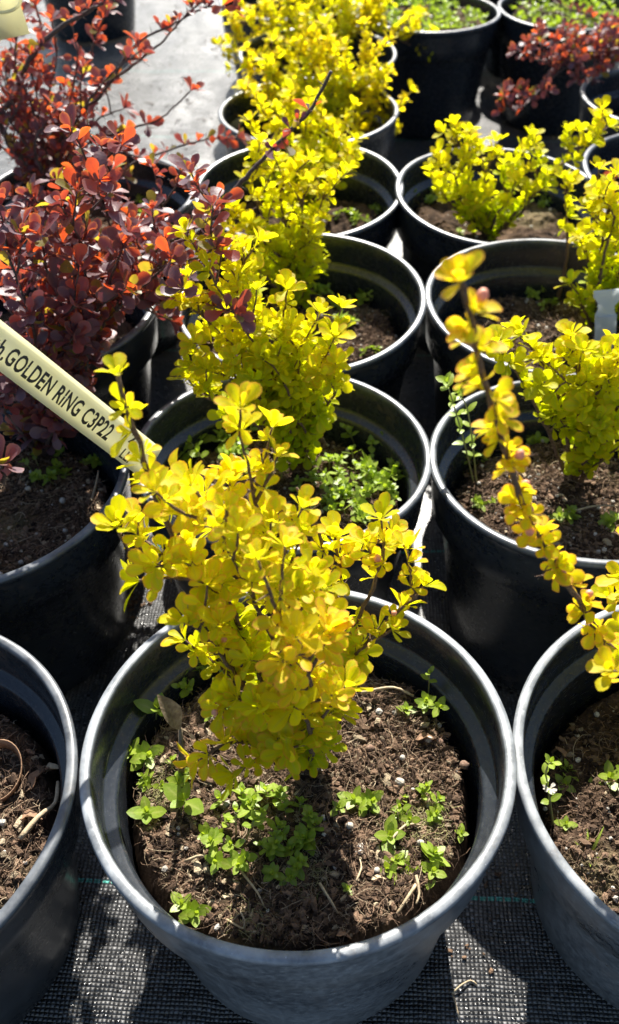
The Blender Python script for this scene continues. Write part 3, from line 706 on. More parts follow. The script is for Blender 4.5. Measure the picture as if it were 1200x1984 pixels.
shrub('purple_barberry', 'C0', 165, 690, 'big purple barberry with thick ribbed stem, bare thorny arm crossing golden leaves', 'shrub', RG, [
 ([(180, 640, 0), (215, 575, 0), (250, 520, 0), (290, 480, 0)], dict(r0=.0048, r1=.002, start=.5)),
 ([(215, 575, 0), (300, 520, -.05), (385, 455, -.05), (440, 385, -.05), (500, 318, -.05), (555, 262, -.05), (600, 215, -.05), (642, 138, -.05)], dict(r0=.003, r1=.001, start=.28, dens=.34, twigs=.0, nleaf=(3, 5), L=.0115, thorns=.95, tip=0)),
 ([(200, 600, 0), (150, 500, 0), (100, 420, 0), (60, 380, 0)], {}), ([(200, 600, 0), (220, 480, .1), (200, 400, .1), (160, 330, .1)], {}),
 ([(190, 610, -.1), (110, 560, -.1), (30, 520, -.1), (-20, 500, -.1)], {}), ([(230, 560, 0), (300, 500, 0), (345, 460, 0), (380, 430, 0)], {}),
 ([(230, 570, -.5), (320, 585, -1.), (400, 590, -1.4), (455, 605, -1.6)], dict(dens=.8)), ([(230, 560, -.4), (310, 520, -.8), (380, 500, -1.2), (420, 480, -1.4)], dict(dens=.8)), ([(240, 540, -.3), (330, 470, -.7), (400, 430, -1.0), (425, 390, -1.1)], dict(dens=.7)), ([(220, 580, -.1), (260, 590, -.2), (330, 620, -.2)], {}),
 ([(180, 620, -.1), (120, 600, -.2), (60, 610, -.25)], {}), ([(210, 580, 0), (200, 520, -.1), (140, 470, -.1)], {}), ([(230, 540, .1), (270, 450, .1), (330, 380, .1), (350, 330, .1)], {}),
 ([(150, 560, 0), (90, 480, .0), (20, 430, 0), (-20, 410, 0)], {}), ([(240, 540, 0), (330, 510, 0), (400, 520, 0)], dict(dens=.8)),
 ([(180, 640, -.2), (150, 620, -.25), (110, 650, -.3)], dict(g=.2)), ([(200, 560, 0), (170, 440, .1), (110, 350, .1)], {}), ([(220, 560, -.1), (260, 520, -.15), (240, 470, -.15)], {}),
 ([(190, 600, -.15), (160, 560, -.2), (100, 520, -.2)], {}),
], dflt=RD)
RD2 = dict(RD); RD2.update(L=.013, node=.0095, twigs=.25, g=.5, young=.5, tmpl=OBO_LO)
shrub('purple_barberry', 'D0', 130, 440, 'tall purple barberry with red lit leaves and long thorny twigs before glaring fabric', 'shrub', RG, [
 ([(60, 330, -.2), (0, 240, -.3), (25, 190, -.35), (60, 110, -.4), (115, 55, -.4), (165, 25, -.4), (215, -5, -.4)], dict(r0=.0032, r1=.0014, start=.35, dens=.35, twigs=.15, thorns=.95)),
 ([(100, 330, 0), (110, 240, 0), (160, 190, 0), (240, 140, 0), (310, 85, 0), (350, 40, 0), (390, 5, 0)], dict(dens=.55, twigs=.12, r0=.0024, thorns=.95)),
 ([(110, 340, -.1), (130, 250, -.1), (200, 180, -.1), (260, 90, -.1), (330, 50, -.1), (400, 15, -.1), (450, 15, -.1)], dict(dens=.5, twigs=.12, r0=.0024, thorns=.95)),
 ([(130, 350, -.2), (170, 280, -.2), (250, 250, -.2), (310, 230, -.2), (370, 175, -.2)], dict(dens=.45, twigs=.1, thorns=.9)),
 ([(140, 370, -.2), (210, 300, -.3), (290, 310, -.3), (350, 330, -.3)], dict(dens=.6, twigs=.1)),
 ([(90, 350, 0), (60, 260, 0), (30, 140, 0), (20, 80, 0)], {}), ([(100, 330, -.3), (60, 200, -.4), (30, 120, -.4), (40, 30, -.4)], {}), ([(110, 330, -.2), (130, 220, -.2), (150, 120, -.2), (140, 50, -.2)], {}), ([(90, 340, -.4), (30, 250, -.5), (-10, 180, -.5)], {}), ([(110, 320, -.3), (150, 230, -.3), (210, 150, -.3), (270, 100, -.3)], dict(dens=.8)), ([(80, 330, -.5), (70, 270, -.6), (110, 210, -.6)], {}), ([(60, 330, -.4), (10, 270, -.5), (40, 200, -.5)], {}), ([(110, 330, 0), (90, 220, .1), (110, 110, .1), (100, 40, .1)], {}),
 ([(80, 360, 0), (20, 300, 0), (-20, 260, 0)], {}), ([(120, 330, 0), (180, 240, .1), (215, 220, .1), (240, 210, .1)], dict(tip=1.4)),
 ([(80, 330, -.2), (40, 260, -.3), (20, 210, -.3)], {}), ([(120, 360, -.2), (90, 320, -.3), (40, 300, -.35)], {}), ([(130, 360, -.1), (160, 320, -.2), (200, 270, -.2)], {}),
 ([(60, 300, .1), (40, 180, .2), (80, 80, .2), (70, 10, .2)], {}), ([(100, 300, .2), (160, 150, .2), (190, 60, .2), (210, 20, .2)], dict(dens=.7)),
 ([(90, 380, -.3), (50, 380, -.4), (0, 390, -.4)], {}), ([(150, 380, -.2), (200, 340, -.3), (240, 340, -.3)], dict(dens=.7)), ([(70, 280, 0), (0, 160, 0), (-20, 60, 0)], {}),
 ([(240, 330, -.1), (330, 290, -.1), (400, 270, -.1), (460, 265, -.1)], dict(dens=.7, start=.5, twigs=.1)), ([(60, 300, 0), (20, 200, .1), (10, 120, .1)], {}), ([(100, 280, 0), (70, 180, 0), (60, 120, .1)], {}),
], dflt=RD2)
RD3 = dict(RD2); RD3.update(g=.35, node=.010, L=.0125)
shrub('purple_barberry', 'G2', 1215, 60, 'drooping purple barberry branch hanging before the tall dark pots', 'shrub', RG, [
 ([(1190, 90, -1.5), (1120, 110, -2.2), (1060, 120, -2.5), (1000, 100, -2.6)], dict(twigs=.55, twig_len=.03, start=.3, node=.007)),
 ([(1180, 100, -1.8), (1100, 130, -2.4), (1050, 170, -2.7), (1015, 205, -2.9), (975, 232, -3.)], dict(twigs=.5, twig_len=.026, start=.3, node=.007)),
 ([(1190, 95, -1.6), (1130, 90, -2.2), (1080, 80, -2.4)], dict(twigs=.5, twig_len=.025, start=.3, node=.007)), ([(1200, 110, -1.7), (1170, 130, -2.2), (1120, 150, -2.5)], dict(twigs=.5, twig_len=.025, start=.3, node=.007)), ([(1200, 80, -1.6), (1175, 100, -2.2)], dict(twigs=.5, start=.3, node=.007)),
 ([(1200, 90, -1.5), (1160, 125, -2.2), (1150, 150, -2.3)], dict(twigs=.3, twig_len=.02, start=.4)),
 ([(1140, 30, 0), (1080, 10, 0), (1060, -20, 0)], {}),
], dflt=RD3)
shrub('purple_barberry', 'D2', 1330, 380, 'red leaved barberry tips entering beside the low spreading barberry', 'shrub', RG, [
 ([(1280, 350, 0), (1230, 345, -.05), (1195, 345, -.1)], dict(start=.5, g=.8)), ([(1280, 370, -.1), (1230, 380, -.1), (1195, 380, -.1)], dict(start=.5)),
], dflt=RD3)

# ------------------------------------------------------------------ weeds
GV = .3; SKEW = 0
def weed_mesh(size, stems, height, seed, spread=1.0):
    global rng
    keep = rng; rng = random.Random(seed)
    lb, sb = MB(), MB()
    for s_ in range(stems):
        a = U(0, 6.28); lean = U(.15, .7) * spread if stems > 1 else U(0, .3)
        d = Vector((math.cos(a) * lean, math.sin(a) * lean, 1)).normalized()
        h = height * U(.6, 1.1); p = Vector((math.cos(a), math.sin(a), 0)) * (.0012 * stems * spread if stems > 1 else 0)
        tube(sb, [p, p + d * h * .5 + Vector((0, 0, .0004)), p + d * h], .0005, .0003, 5)
        n = rng.randint(2, 3); w = U(0, 3.14)
        for k in range(n):
            q = (k + 1) / n; c = p + d * h * (.45 + .55 * q); l = size * (1.1 - .35 * q) * U(.85, 1.15); el = 1.42 - .45 * q
            rad0 = d.orthogonal().normalized(); rad1 = d.cross(rad0)
            for sgn in (0, 1):
                ww = w + k * 1.57 + sgn * 3.14159 + U(-.2, .2)
                rad = rad0 * math.cos(ww) + rad1 * math.sin(ww)
                dd = d * math.cos(el) + rad * math.sin(el)
                leaf(lb, c, dd, d, l, l * U(.27, .33), U(.02, .16), U(-.18, .05), U(.15, .9), U(0, .5), OVA)
        for sgn in (0, 1, 2):
            ww = w + sgn * 2.1; rad = rad0 * math.cos(ww) + rad1 * math.sin(ww)
            leaf(lb, p + d * h, d + rad * .5, d, size * .42, size * .15, .2, 0, .9, .5, OVA)
    rng = keep
    return lb, sb
WEEDS = {}
def weed(name, k, px, py, kind, scale, label, group='chickweed seedlings growing on the soil', rot=None):
    spec = {'sprig': (.0105, 1, .006, 11), 'pair': (.0125, 1, .009, 12), 'tuft': (.0085, 4, .010, 13), 'clump': (.0080, 7, .014, 14), 'tall': (.0078, 4, .022, 15), 'tiny': (.0050, 1, .004, 16), 'rosette': (.0095, 3, .005, 17)}[kind]
    if kind not in WEEDS:
        lb, sb = weed_mesh(*spec); lo = lb.build('weed_leaves', M['weed']); so = sb.build('weed_stem', M['greenstem'])
        WEEDS[kind] = (lo.data, so.data); bpy.data.objects.remove(lo); bpy.data.objects.remove(so)
    root = empty(name, on_soil(k, px, py, -.0005), label, 'weed', group)
    if k == 'B': scale *= 1.3
    root.rotation_euler = (0, 0, U(0, 6.28) if rot is None else rot); root.scale = (scale * .84,) * 3
    for nm, me in (('leaves', WEEDS[kind][0]), ('stem', WEEDS[kind][1])):
        o = bpy.data.objects.new(nm, me); col.objects.link(o); o.parent = root
    return root
W_ = 'chickweed_seedling'
for px, py, kind, sc, lab in [
 (268, 1385, 'pair', 1.15, 'large pointed chickweed sprig against the inner wall, uppermost along the shaded rim'),
 (272, 1462, 'rosette', 1.15, 'many-leaved chickweed sprig against the inner wall below the pointed one'),
 (290, 1578, 'sprig', 1.05, 'four-leaved chickweed sprig at the edge of the soil below a crumbling gap'),
 (365, 1560, 'pair', 1.2, 'broad dark chickweed leaves directly under the lowest orange-edged rosette'),
 (335, 1505, 'tuft', .8, 'yellowish chickweed tuft beside the withered grey leaf stalk'),
 (300, 1515, 'tuft', .7, 'small yellowish chickweed tuft between the wall sprigs and grey leaf'),
 (395, 1330, 'clump', 1.0, 'dense chickweed bush under the barberry at the shaded back wall'),
 (440, 1400, 'tuft', .9, 'shaded chickweed tuft behind the lowest barberry leaves'),
 (460, 1570, 'tuft', 1.0, 'chickweed tuft topping the green clump, under the barberry leaves'),
 (520, 1565, 'tuft', 1.0, 'chickweed tuft nearest the woody barberry foot'),
 (570, 1600, 'clump', .8, 'chickweed tuft at the upper right of the green clump'),
 (610, 1620, 'rosette', 1.0, 'chickweed rosette standing a little apart from the green clump'),
 (455, 1650, 'clump', 1.0, 'thick chickweed bush at the lower corner of the green clump'),
 (500, 1640, 'clump', .95, 'thick chickweed bush in the middle of the green clump'),
 (545, 1675, 'clump', .8, 'chickweed bush forming the bottom of the green clump'),
 (590, 1665, 'tuft', .9, 'chickweed tuft below the rosette that stands apart'),
 (415, 1610, 'tuft', .8, 'chickweed tuft on the outer side of the green clump'),
 (700, 1550, 'rosette', 1.0, 'chickweed rosette alone in mid soil with one bent lower leaf'),
 (655, 1570, 'tiny', 1.3, 'two-leaved pale seedling on a thin upright stalk'),
 (815, 1565, 'clump', .8, 'bright chickweed bush in the sunlit dry moss'),
 (770, 1560, 'tuft', .6, 'short yellowish tuft leaning on the bright bush in dry moss'),
 (752, 1622, 'sprig', 1.05, 'chickweed sprig with three wide leaves above a grey twig'),
 (768, 1680, 'rosette', .8, 'chickweed rosette, first of three in a line near the front soil'),
 (798, 1672, 'tuft', .6, 'yellow chickweed tuft, middle of three in a line near the front soil'),
 (832, 1678, 'rosette', .95, 'chickweed rosette with upright leaf, last of three in a line near the front soil'),
 (368, 1755, 'rosette', .9, 'lone chickweed rosette low down by the front rim'),
 (872, 1345, 'tall', .95, 'tall pale chickweed standing on the soil lump at the back wall'),
 (785, 1385, 'sprig', .6, 'small seedling among perlite before the soil lump'),
 (893, 1612, 'tiny', 1.1, 'tiny seedling at the sunlit soil edge'),
 (672, 1730, 'tiny', .8, 'tiny seedling in dark crumbs between pale roots'),
]: weed(W_, 'A', px, py, kind, sc, lab)
for k, px, py, kind, sc, lab in [
 ('A1', 1088, 1512, 'rosette', 1.0, 'shaded four-leaved chickweed beside the flowering stalk'),
 ('A1', 1188, 1500, 'rosette', 1.25, 'bright chickweed rosette cut by the edge in the deep pot'),
 ('A1', 1095, 1600, 'tiny', 1.3, 'pale seedling under the flowering stalk'),
 ('B', 715, 855, 'clump', .9, 'tall chickweed bush at the back of the carpeted soil'),
 ('B', 690, 905, 'tuft', .9, 'chickweed tuft between the back bush and barberry stems'),
 ('B', 640, 915, 'tuft', .9, 'chickweed tuft by the barberry foot in the carpeted pot'),
 ('B', 735, 925, 'tuft', 1.0, 'chickweed tuft in the middle of the carpeted soil'),
 ('B', 765, 945, 'tuft', 1.0, 'chickweed tuft towards the outer wall of the carpeted pot'),
 ('B', 690, 950, 'clump', .8, 'widest chickweed bush of the carpeted soil'),
 ('B', 660, 985, 'tuft', .9, 'chickweed tuft near the front rim of the carpeted pot'),
 ('B', 715, 985, 'tuft', .9, 'chickweed tuft beside the front rim, sunlit'),
 ('B', 630, 1000, 'tuft', .9, 'chickweed tuft behind the orange tipped shoot'),
 ('B', 420, 885, 'clump', 1.0, 'bright chickweed bush near the tip of the yellow tag'),
 ('B', 350, 870, 'rosette', 1.2, 'broad chickweed by the rim just beyond the tag tip'),
 ('B', 385, 860, 'sprig', 1.0, 'two-leaved chickweed between the tag tip and yellow spray'),
 ('B', 450, 905, 'tuft', 1.0, 'small chickweed tuft lower behind the upright yellow spray'),
 ('B', 540, 935, 'tuft', 1.0, 'shaded chickweed tuft under the second barberry'),
 ('B', 655, 945, 'clump', .7, 'low chickweed bush between the foot and the widest bush'),
 ('B', 740, 970, 'clump', .7, 'low chickweed bush close to the lit ledge'),
 ('B', 610, 960, 'clump', .8, 'chickweed bush below the thorny stem tip'),
 ('B', 680, 1010, 'tuft', .8, 'yellowish chickweed tuft lowest along the front rim'),
 ('B', 460, 870, 'clump', .9, 'chickweed bush behind the upright yellow spray'),
 ('B', 775, 905, 'tiny', 1.4, 'small seedling near the lit ledge of the carpeted pot'),
 ('B1', 1090, 1000, 'rosette', 1.0, 'dark green rosette alone on lit stony soil'),
 ('B1', 1190, 1015, 'rosette', 1.0, 'grey green rosette at the edge on lit stony soil'),
 ('B1', 985, 985, 'tuft', .8, 'yellowish weed by the front rim under the blurred shoot'),
 ('B1', 935, 975, 'tuft', .7, 'straggling yellowish weed along the front rim'),
 ('B1', 925, 900, 'tuft', .8, 'small weed at the foot of the tall stalk'),
 ('B1', 1000, 790, 'rosette', 1.1, 'bluish chickweed on the shaded side by the back wall'),
 ('C', 660, 590, 'tuft', 1.0, 'shaded weed in the middle of bare brown soil'),
 ('C', 705, 575, 'rosette', 1.1, 'pale weed near the back ledge, bare brown soil'),
 ('C', 748, 568, 'tall', .7, 'upright weed highest on the back ledge side'),
 ('C', 672, 630, 'rosette', 1.3, 'bluish weed above the orange tipped yellow spray'),
 ('C', 720, 690, 'tuft', .8, 'yellowish weed close to the front rim, bare brown soil'),
 ('C', 625, 560, 'tuft', 1.0, 'dark weed in the shade beside golden leaves'),
 ('C1', 1065, 600, 'tuft', .9, 'bright little weed before the slender bare stem'),
 ('C1', 1030, 545, 'tuft', .8, 'shaded weed at the back wall near the slender stem'),
 ('C1', 880, 640, 'tuft', 1.0, 'weed by the rim behind the blurred shoot'),
 ('C1', 940, 660, 'tuft', .8, 'weed low by the front rim behind the blurred shoot'),
 ('D', 700, 430, 'tuft', 1.0, 'pale weed by the lit rim of the fourth pot'),
 ('D', 670, 425, 'tuft', 1.0, 'weed beside golden leaves in the fourth pot'),
 ('D', 735, 405, 'tuft', .9, 'weed leaning on the lit rim of the fourth pot'),
 ('D1', 808, 385, 'clump', 1.0, 'bluish weed bush at the rim of the low spreading barberry'),
 ('D1', 1040, 400, 'clump', .9, 'weed on the dry soil beside the low spreading barberry'),
 ('D1', 890, 455, 'tiny', 1.5, 'seedling at the front rim before the low spreading barberry'),
 ('B0', 85, 920, 'clump', .9, 'bright chickweed bush on lit soil below the yellow tag'),
 ('B0', 115, 935, 'tuft', .9, 'darker chickweed tuft beside the bright bush below the tag'),
 ('B0', 180, 895, 'rosette', .8, 'small chickweed rosette in dark soil just under the tag'),
 ('B0', 125, 880, 'tall', .7, 'upright chickweed between the tag and purple leaves'),
 ('D0', 320, 400, 'clump', 1.1, 'bright green weed bush by the rim behind purple leaves'),
 ('D0', 290, 420, 'clump', 1.0, 'lime weed bush in front, pot behind purple leaves'),
 ('D0', 345, 390, 'tuft', 1.2, 'weed tuft touching the rim behind purple leaves'),
 ('D0', 300, 385, 'tuft', 1.2, 'weed tuft beside the dry soil patch behind purple leaves'),
]: weed(W_, k, px, py, kind, sc, lab)
# weed mats in the far pots: one mass each
def weed_mat(k, n, label, seed):
    global rng
    keep = rng; rng = random.Random(seed); x, y, z, r, tx, ty, sl = POT[k]; mb = MB()
    for _ in range(n):
        a = U(0, 6.28); d = math.sqrt(U(0, 1)) * .8 * S; p = Vector((x * S + d * math.cos(a), y * S + d * math.sin(a), ZR + (z + sl) * S + U(.002, .013)))
        rosette(mb, p, UP + Vector((U(-.5, .5), U(-.5, .5), 0)), 6, .0075, .55, .2, OBO_LO, .3)
    rng = keep
    tag(mb.build('weed_mat', M['weed']), label, 'weeds', 'weed mats filling the rear pots', 'stuff')
weed_mat('G1', 150, 'green weeds brimming over the tall dark pot by the top edge', 5)
weed_mat('G2', 150, 'green weeds in the top corner pot behind the purple branch', 6)
# stalks with leaf pairs
def stalk(name, pts, label, size, cat='weed', r=.0007, flower=None):
    root = empty(name, pts[0], label, cat); sb, lb = MB(), MB()
    path = smooth_path(pts, .004); tube(sb, path, r, r * .6, 5)
    st = sb.build('stem', M['greenstem'], root)
    for i in range(3, len(path), 3):
        t = (path[min(i + 1, len(path) - 1)] - path[i - 1]).normalized(); rp = rand_perp(t); q = i / len(path)
        if q < .3: continue
        for sgn in (1, -1): leaf(lb, path[i], rp * sgn + t * .6, UP, size * U(.7, 1.1), size * .28, .2, -.2, U(.2, .9), .2, OVA)
    rosette(lb, path[-1], t, 6, size * .8, .6, .3, OVA, .3)
    lb.build('leaves', M['weed'], root)
    if flower:
        fb = MB()
        for k in range(10): leaf(fb, flower, rand_perp(UP) + UP * .3, UP, .0035, .0006, 0, 0, .5, 0, OBO_LO)
        fb.build('flower', M['perlite'], root)
    return root
yb = on_soil('B1', 918, 935)
stalk('chickweed_stalk', [yb, at_y(898, 850, yb.y / S - .05), at_y(878, 780, yb.y / S - .1), at_y(866, 740, yb.y / S - .1)], 'tall thin chickweed stalk leaning over the touching rims', .0085)
stalk('chickweed_stalk', [yb + Vector((.002, 0, 0)), at_y(915, 850, yb.y / S - .05), at_y(905, 790, yb.y / S - .05), at_y(888, 760, yb.y / S - .05)], 'second shorter chickweed stalk crossing beside the tall thin one', .0075)
yb = on_soil('A1', 1072, 1600)
stalk('flowering_chickweed', [yb, at_y(1065, 1545, yb.y / S), at_y(1057, 1500, yb.y / S), at_y(1066, 1478, yb.y / S)], 'thin weed stalk with one small white flower in the deep pot', .006, flower=at_y(1065, 1528, yb.y / S - .03))

# ------------------------------------------------------------------ litter on the soil
def single(name, build, mat, label, cat, origin, group=None):
    mb = MB(); build(mb); return tag(mb.build(name, M[mat], None, origin), label, cat, group)
def pebble(k, px, py, s, mat, label, cat='pellet', name='perlite_pellet'):
    s *= .78
    p = on_soil(k, px, py, s * .5)
    single(name, lambda mb: blob(mb, p, s, s * .9, s * .8, None, 0, .1, 1), mat, label, cat, p, 'loose pellets on the soil')
for k, px, py, s, mat, lab in [
 ('A', 830, 1437, .0030, 'perlite', 'round white perlite pellet beside the dried red leaf'),
 ('A', 717, 1455, .0030, 'clay', 'round brown clay pellet in the middle of the soil'),
 ('A', 852, 1440, .0028, 'clay', 'grey brown pellet touching the round white one'),
 ('A', 775, 1515, .0032, 'perlite', 'pale pellet half under the bright chickweed bush'),
 ('A', 628, 1590, .0020, 'perlite', 'white chip just beside the chickweed that stands apart'),
 ('A', 815, 1633, .0022, 'perlite', 'white pellet between sprig and line of three rosettes'),
 ('A', 730, 1692, .0020, 'perlite', 'white chip beside the first of three rosettes'),
 ('A', 678, 1605, .0026, 'perlite', 'grey stone chip below the lone mid-soil rosette'),
 ('A', 780, 1470, .0020, 'perlite', 'small white pellet behind the bright chickweed bush'),
 ('A', 905, 1490, .0030, 'clay', 'brown pellet on the soil edge by the lit ledge'),
 ('B0', 55, 950, .0032, 'perlite', 'white pellet in front of the bright bush below the tag'),
 ('B0', 122, 972, .0028, 'perlite', 'white chip in the lit soil below the tag'),
 ('B0', 127, 1030, .0022, 'perlite', 'small white chip close to the shaded front rim'),
 ('A1', 1175, 1575, .0026, 'perlite', 'pale pebble on dark soil behind the dried leaf'),
 ('A1', 1140, 1680, .0030, 'clay', 'tan pebble beside the grass blades'),
 ('B1', 960, 910, .0026, 'perlite', 'white pellet in lit soil near the tall stalk'),
 ('B1', 1080, 960, .0026, 'perlite', 'white pellet beside the lone dark rosette'),
]: pebble(k, px, py, s, mat, lab)
def twig(k, pts, r, label, mat='straw', lift=.0012):
    P = [on_soil(k, px, py, lift + l) for px, py, l in pts]
    single('dry_twig', lambda mb: tube(mb, smooth_path(P, .003), r, r * .6, 6, None, 0, .15), mat, label, 'twig', P[0], 'dry twigs and roots lying on the soil')
twig('A', [(700, 1356, .004), (760, 1352, .005), (800, 1362, .001)], .0009, 'pale twig bridging the soil behind the barberry foot', 'straw')
twig('A', [(752, 1640, .002), (785, 1605, .003), (815, 1600, .001)], .0007, 'forked grey twig between the sprig and dry moss')
twig('A', [(805, 1705, .003), (812, 1735, .002), (817, 1768, 0)], .0007, 'straight pale twig pointing to the front rim')
twig('A', [(805, 1720, .002), (790, 1745, .002), (765, 1778, 0)], .0009, 'brown twig beside the straight pale one')
twig('A', [(360, 1672, .002), (395, 1670, .004), (425, 1678, 0)], .0008, 'pale root on dark soil before the green clump')
twig('A', [(470, 1700, .002), (500, 1740, .004), (512, 1762, 0)], .0006, 'thin pale root below the green clump')
twig('A', [(620, 1720, .002), (640, 1760, .003), (655, 1780, 0)], .0007, 'bent root near the front rim, middle of the soil')
twig('A', [(440, 1785, .001), (475, 1812, .004), (470, 1785, .005), (440, 1800, 0)], .0005, 'looped pale root by the front rim')
twig('A', [(690, 1720, .002), (700, 1690, .003), (697, 1672, 0)], .0005, 'short straw standing beside the tiny seedling')
twig('A0', [(42, 1632, .002), (80, 1590, .003), (110, 1562, .002), (118, 1520, .002)], .0015, 'long pale twig along the rim of the pot without foliage')
twig('B0', [(180, 975, .002), (192, 945, .006), (195, 932, .008)], .0008, 'short straw standing up in the soil below the tag')
twig('B1', [(1100, 1000, .002), (1150, 990, .003), (1195, 985, .001)], .0008, 'long pale root behind the lone dark rosette')
def curl(mb):
    c = on_soil('A0', 2, 1510, .001); P = []
    for i in range(26):
        a = -1.2 + i * .19; P.append(c + Vector((math.cos(a) * .0105, math.sin(a) * .0125, .003 + .004 * math.sin(a))))
    V = []; Fc = []
    for i, p in enumerate(P):
        o = (p - c).normalized()
        V += [p, p + Vector((0, 0, .0045)) + o * .0012, p + Vector((0, 0, .0045)) + o * .0018, p + o * .0007]
    for i in range(len(P) - 1):
        a, b = 4 * i, 4 * i + 4
        for k in range(4): Fc.append((a + k, a + (k + 1) % 4, b + (k + 1) % 4, b + k))
    mb.add([tuple(v) for v in V], Fc)
single('bark_curl', curl, 'dryleaf', 'curled brown bark strip on the soil of the pot without foliage', 'bark', on_soil('A0', 2, 1510))
def dead(name, p, d, up, L, W, mat, label, thick=.0003):
    def b(mb):
        leaf(mb, p, d, up, L * .85, W * .8, 1.0, -.55, .5, .3, OVA, .5)
    return single(name, b, mat, label, 'dead leaf', p, 'dead leaves lying on the soil')
p = on_soil('A', 352, 1500, .002)
def grey_leaf(mb):
    q = at_y(350, 1412, p.y / S); q2 = at_y(352, 1465, p.y / S - .02)
    tube(mb, [p, q2, q], .0018, .0011, 6, None, 0, .1)
    leaf(mb, q, at_y(316, 1345, p.y / S + .03) - q, Vector((.8, -.6, .5)), .021, .0046, .45, -.25, .5, 0, OVA)
    leaf(mb, q, at_y(400, 1420, p.y / S + .1) - q, UP, .014, .003, .25, -.3, .5, 0, OBO)
single('withered_weed', grey_leaf, 'greyleaf', 'withered grey brown weed stalk with one spatula leaf by the shaded wall', 'weed', p)
dead('dead_leaf', on_soil('A', 805, 1440, .003), Vector((.8, .2, .2)), UP, .012, .0032, 'dryleaf', 'dried red brown leaf beside the round white pellet')
dead('dead_leaf', on_soil('A1', 1115, 1640, .002), Vector((.9, .3, .25)), UP, .014, .0045, 'dryleaf', 'crumpled tan leaf on dark soil in the deep pot')
dead('dead_leaf', on_soil('A1', 1075, 1450, .002), Vector((.5, -.7, .1)), UP, .014, .003, 'dryleaf', 'long brown leaf in the shade of the deep pot')
dead('dead_leaf', on_soil('A0', 88, 1505, .003), Vector((.7, .4, .3)), UP, .010, .0040, 'straw', 'bright tan leaf scrap in the pot without foliage')
dead('dead_leaf', on_soil('A0', 62, 1535, .003), Vector((.3, .9, .5)), UP, .014, .0042, 'dryleaf', 'brown rolled leaf behind the curled bark strip')
dead('dead_leaf', on_soil('A0', 40, 1590, .002), Vector((.9, .3, .2)), UP, .011, .0036, 'dryleaf', 'rusty leaf scrap below the rolled brown leaf')
dead('dead_leaf', on_soil('A', 720, 1712, .002), Vector((.8, .3, .15)), UP, .007, .0016, 'straw', 'small tan leaf scrap near the tiny seedling')
dead('dead_leaf', on_soil('A', 652, 1822, .003), Vector((.9, .1, .1)), UP, .007, .002, 'dryleaf', 'orange brown scrap lying against the front rim')
# grass blades in the deep pot
p = on_soil('A1', 1140, 1665)
def grass(mb):
    for dx, dy, h in ((.35, .5, .016), (.1, .9, .013), (-.4, .4, .010), (.7, -.2, .010), (-.1, -.4, .008)):
        leaf(mb, p, Vector((dx, dy, .8)), UP, h, .0007, .2, -.4, .7, .1, OVA)
single('grass_tuft', grass, 'weed', 'few thin grass blades on dark soil in the deep pot', 'grass', p)

for px, py, rad, n_, lab in ((830, 1600, .011, 420, 'sunlit mat of dry moss and straw around the bright chickweed bush'), (320, 1535, .009, 320, 'yellowish mat of dry moss by the withered stalk'), (600, 1690, .010, 160, 'pale tangle of fine roots in front of the green clump'), (480, 1800, .008, 120, 'pale tangle of fine roots by the front rim')):
    mb = MB(); c = on_soil('A', px, py, 0)
    for _ in range(n_):
        x, y = c.x + rng.gauss(0, rad * .6), c.y + rng.gauss(0, rad * .6)
        if math.hypot(x - POT['A'][0] * S, y - POT['A'][1] * S) > .80 * S: continue
        z = c.z + soil_h(x - POT['A'][0] * S, y - POT['A'][1] * S, 3.1) - soil_h(c.x - POT['A'][0] * S, c.y - POT['A'][1] * S, 3.1) + U(0, .0014)
        a = U(0, 6.28); L = U(.002, .007); cv = U(-3, 3); P = []
        for q in range(5): P.append((x, y, z + math.sin(q * .78) * L * .2)); x += math.cos(a + cv * q / 4) * L / 4; y += math.sin(a + cv * q / 4) * L / 4
        q = U(0, 1); tube(mb, P, U(.00009, .0002), .00008, 3, (TAN * (1 - q) + np.array((.30, .32, .10, 1)) * q) * U(.7, 1.2), 0, 0, False)
    tag(mb.build('dry_moss', M['soil']), lab, 'moss', 'moss and root tangles on the front soil', 'stuff')
# ------------------------------------------------------------------ labels
def slab(mb, outline, O, eu, ev, en, th):
    n = len(outline); V = [tuple(O + eu * u + ev * v + en * s) for s in (th / 2, -th / 2) for u, v in outline]
    Fc = [tuple(range(n)), tuple(range(2 * n - 1, n - 1, -1))] + [(i, i + n, (i + 1) % n + n, (i + 1) % n) for i in range(n)]
    mb.add(V, Fc)
yT = 3.40
a0, a1 = at_y(-160, 547, yT - .10), at_y(294, 898, yT + .02)
eu = (a1 - a0); LT = eu.length; eu.normalize()
view = ((a0 + a1) / 2 - camo.location).normalized()
en = -(view - eu * view.dot(eu)).normalized(); en = (en + UP * .15); en = (en - eu * en.dot(eu)).normalized()
ev = en.cross(eu)
WT = .0168
mb = MB()
# a gently bowed strip, built in steps so that it is not dead flat
V = []; Fc = []; K = 40
def strip_pt(s, v, o=0.0):
    q = s / LT; bow = .0035 * math.sin(q * math.pi) + .0012 * math.sin(q * 7)
    return a0 + eu * s + ev * v + en * (bow + o - .0012 * (v / WT * 2) ** 2)
for i in range(K + 1):
    s = LT * i / K
    for v, o in ((-WT / 2, .0002), (-WT / 4, .0002), (0, .0002), (WT / 4, .0002), (WT / 2, .0002), (WT / 2, -.0002), (WT / 4, -.0002), (0, -.0002), (-WT / 4, -.0002), (-WT / 2, -.0002)): V.append(tuple(strip_pt(s, v, o)))
for i in range(K):
    for k in range(10): Fc.append((10 * i + k, 10 * i + (k + 1) % 10, 10 * i + 10 + (k + 1) % 10, 10 * i + 10 + k))
Fc += [tuple(range(9, -1, -1)), tuple(range(10 * K, 10 * K + 10))]
mb.add(V, Fc)
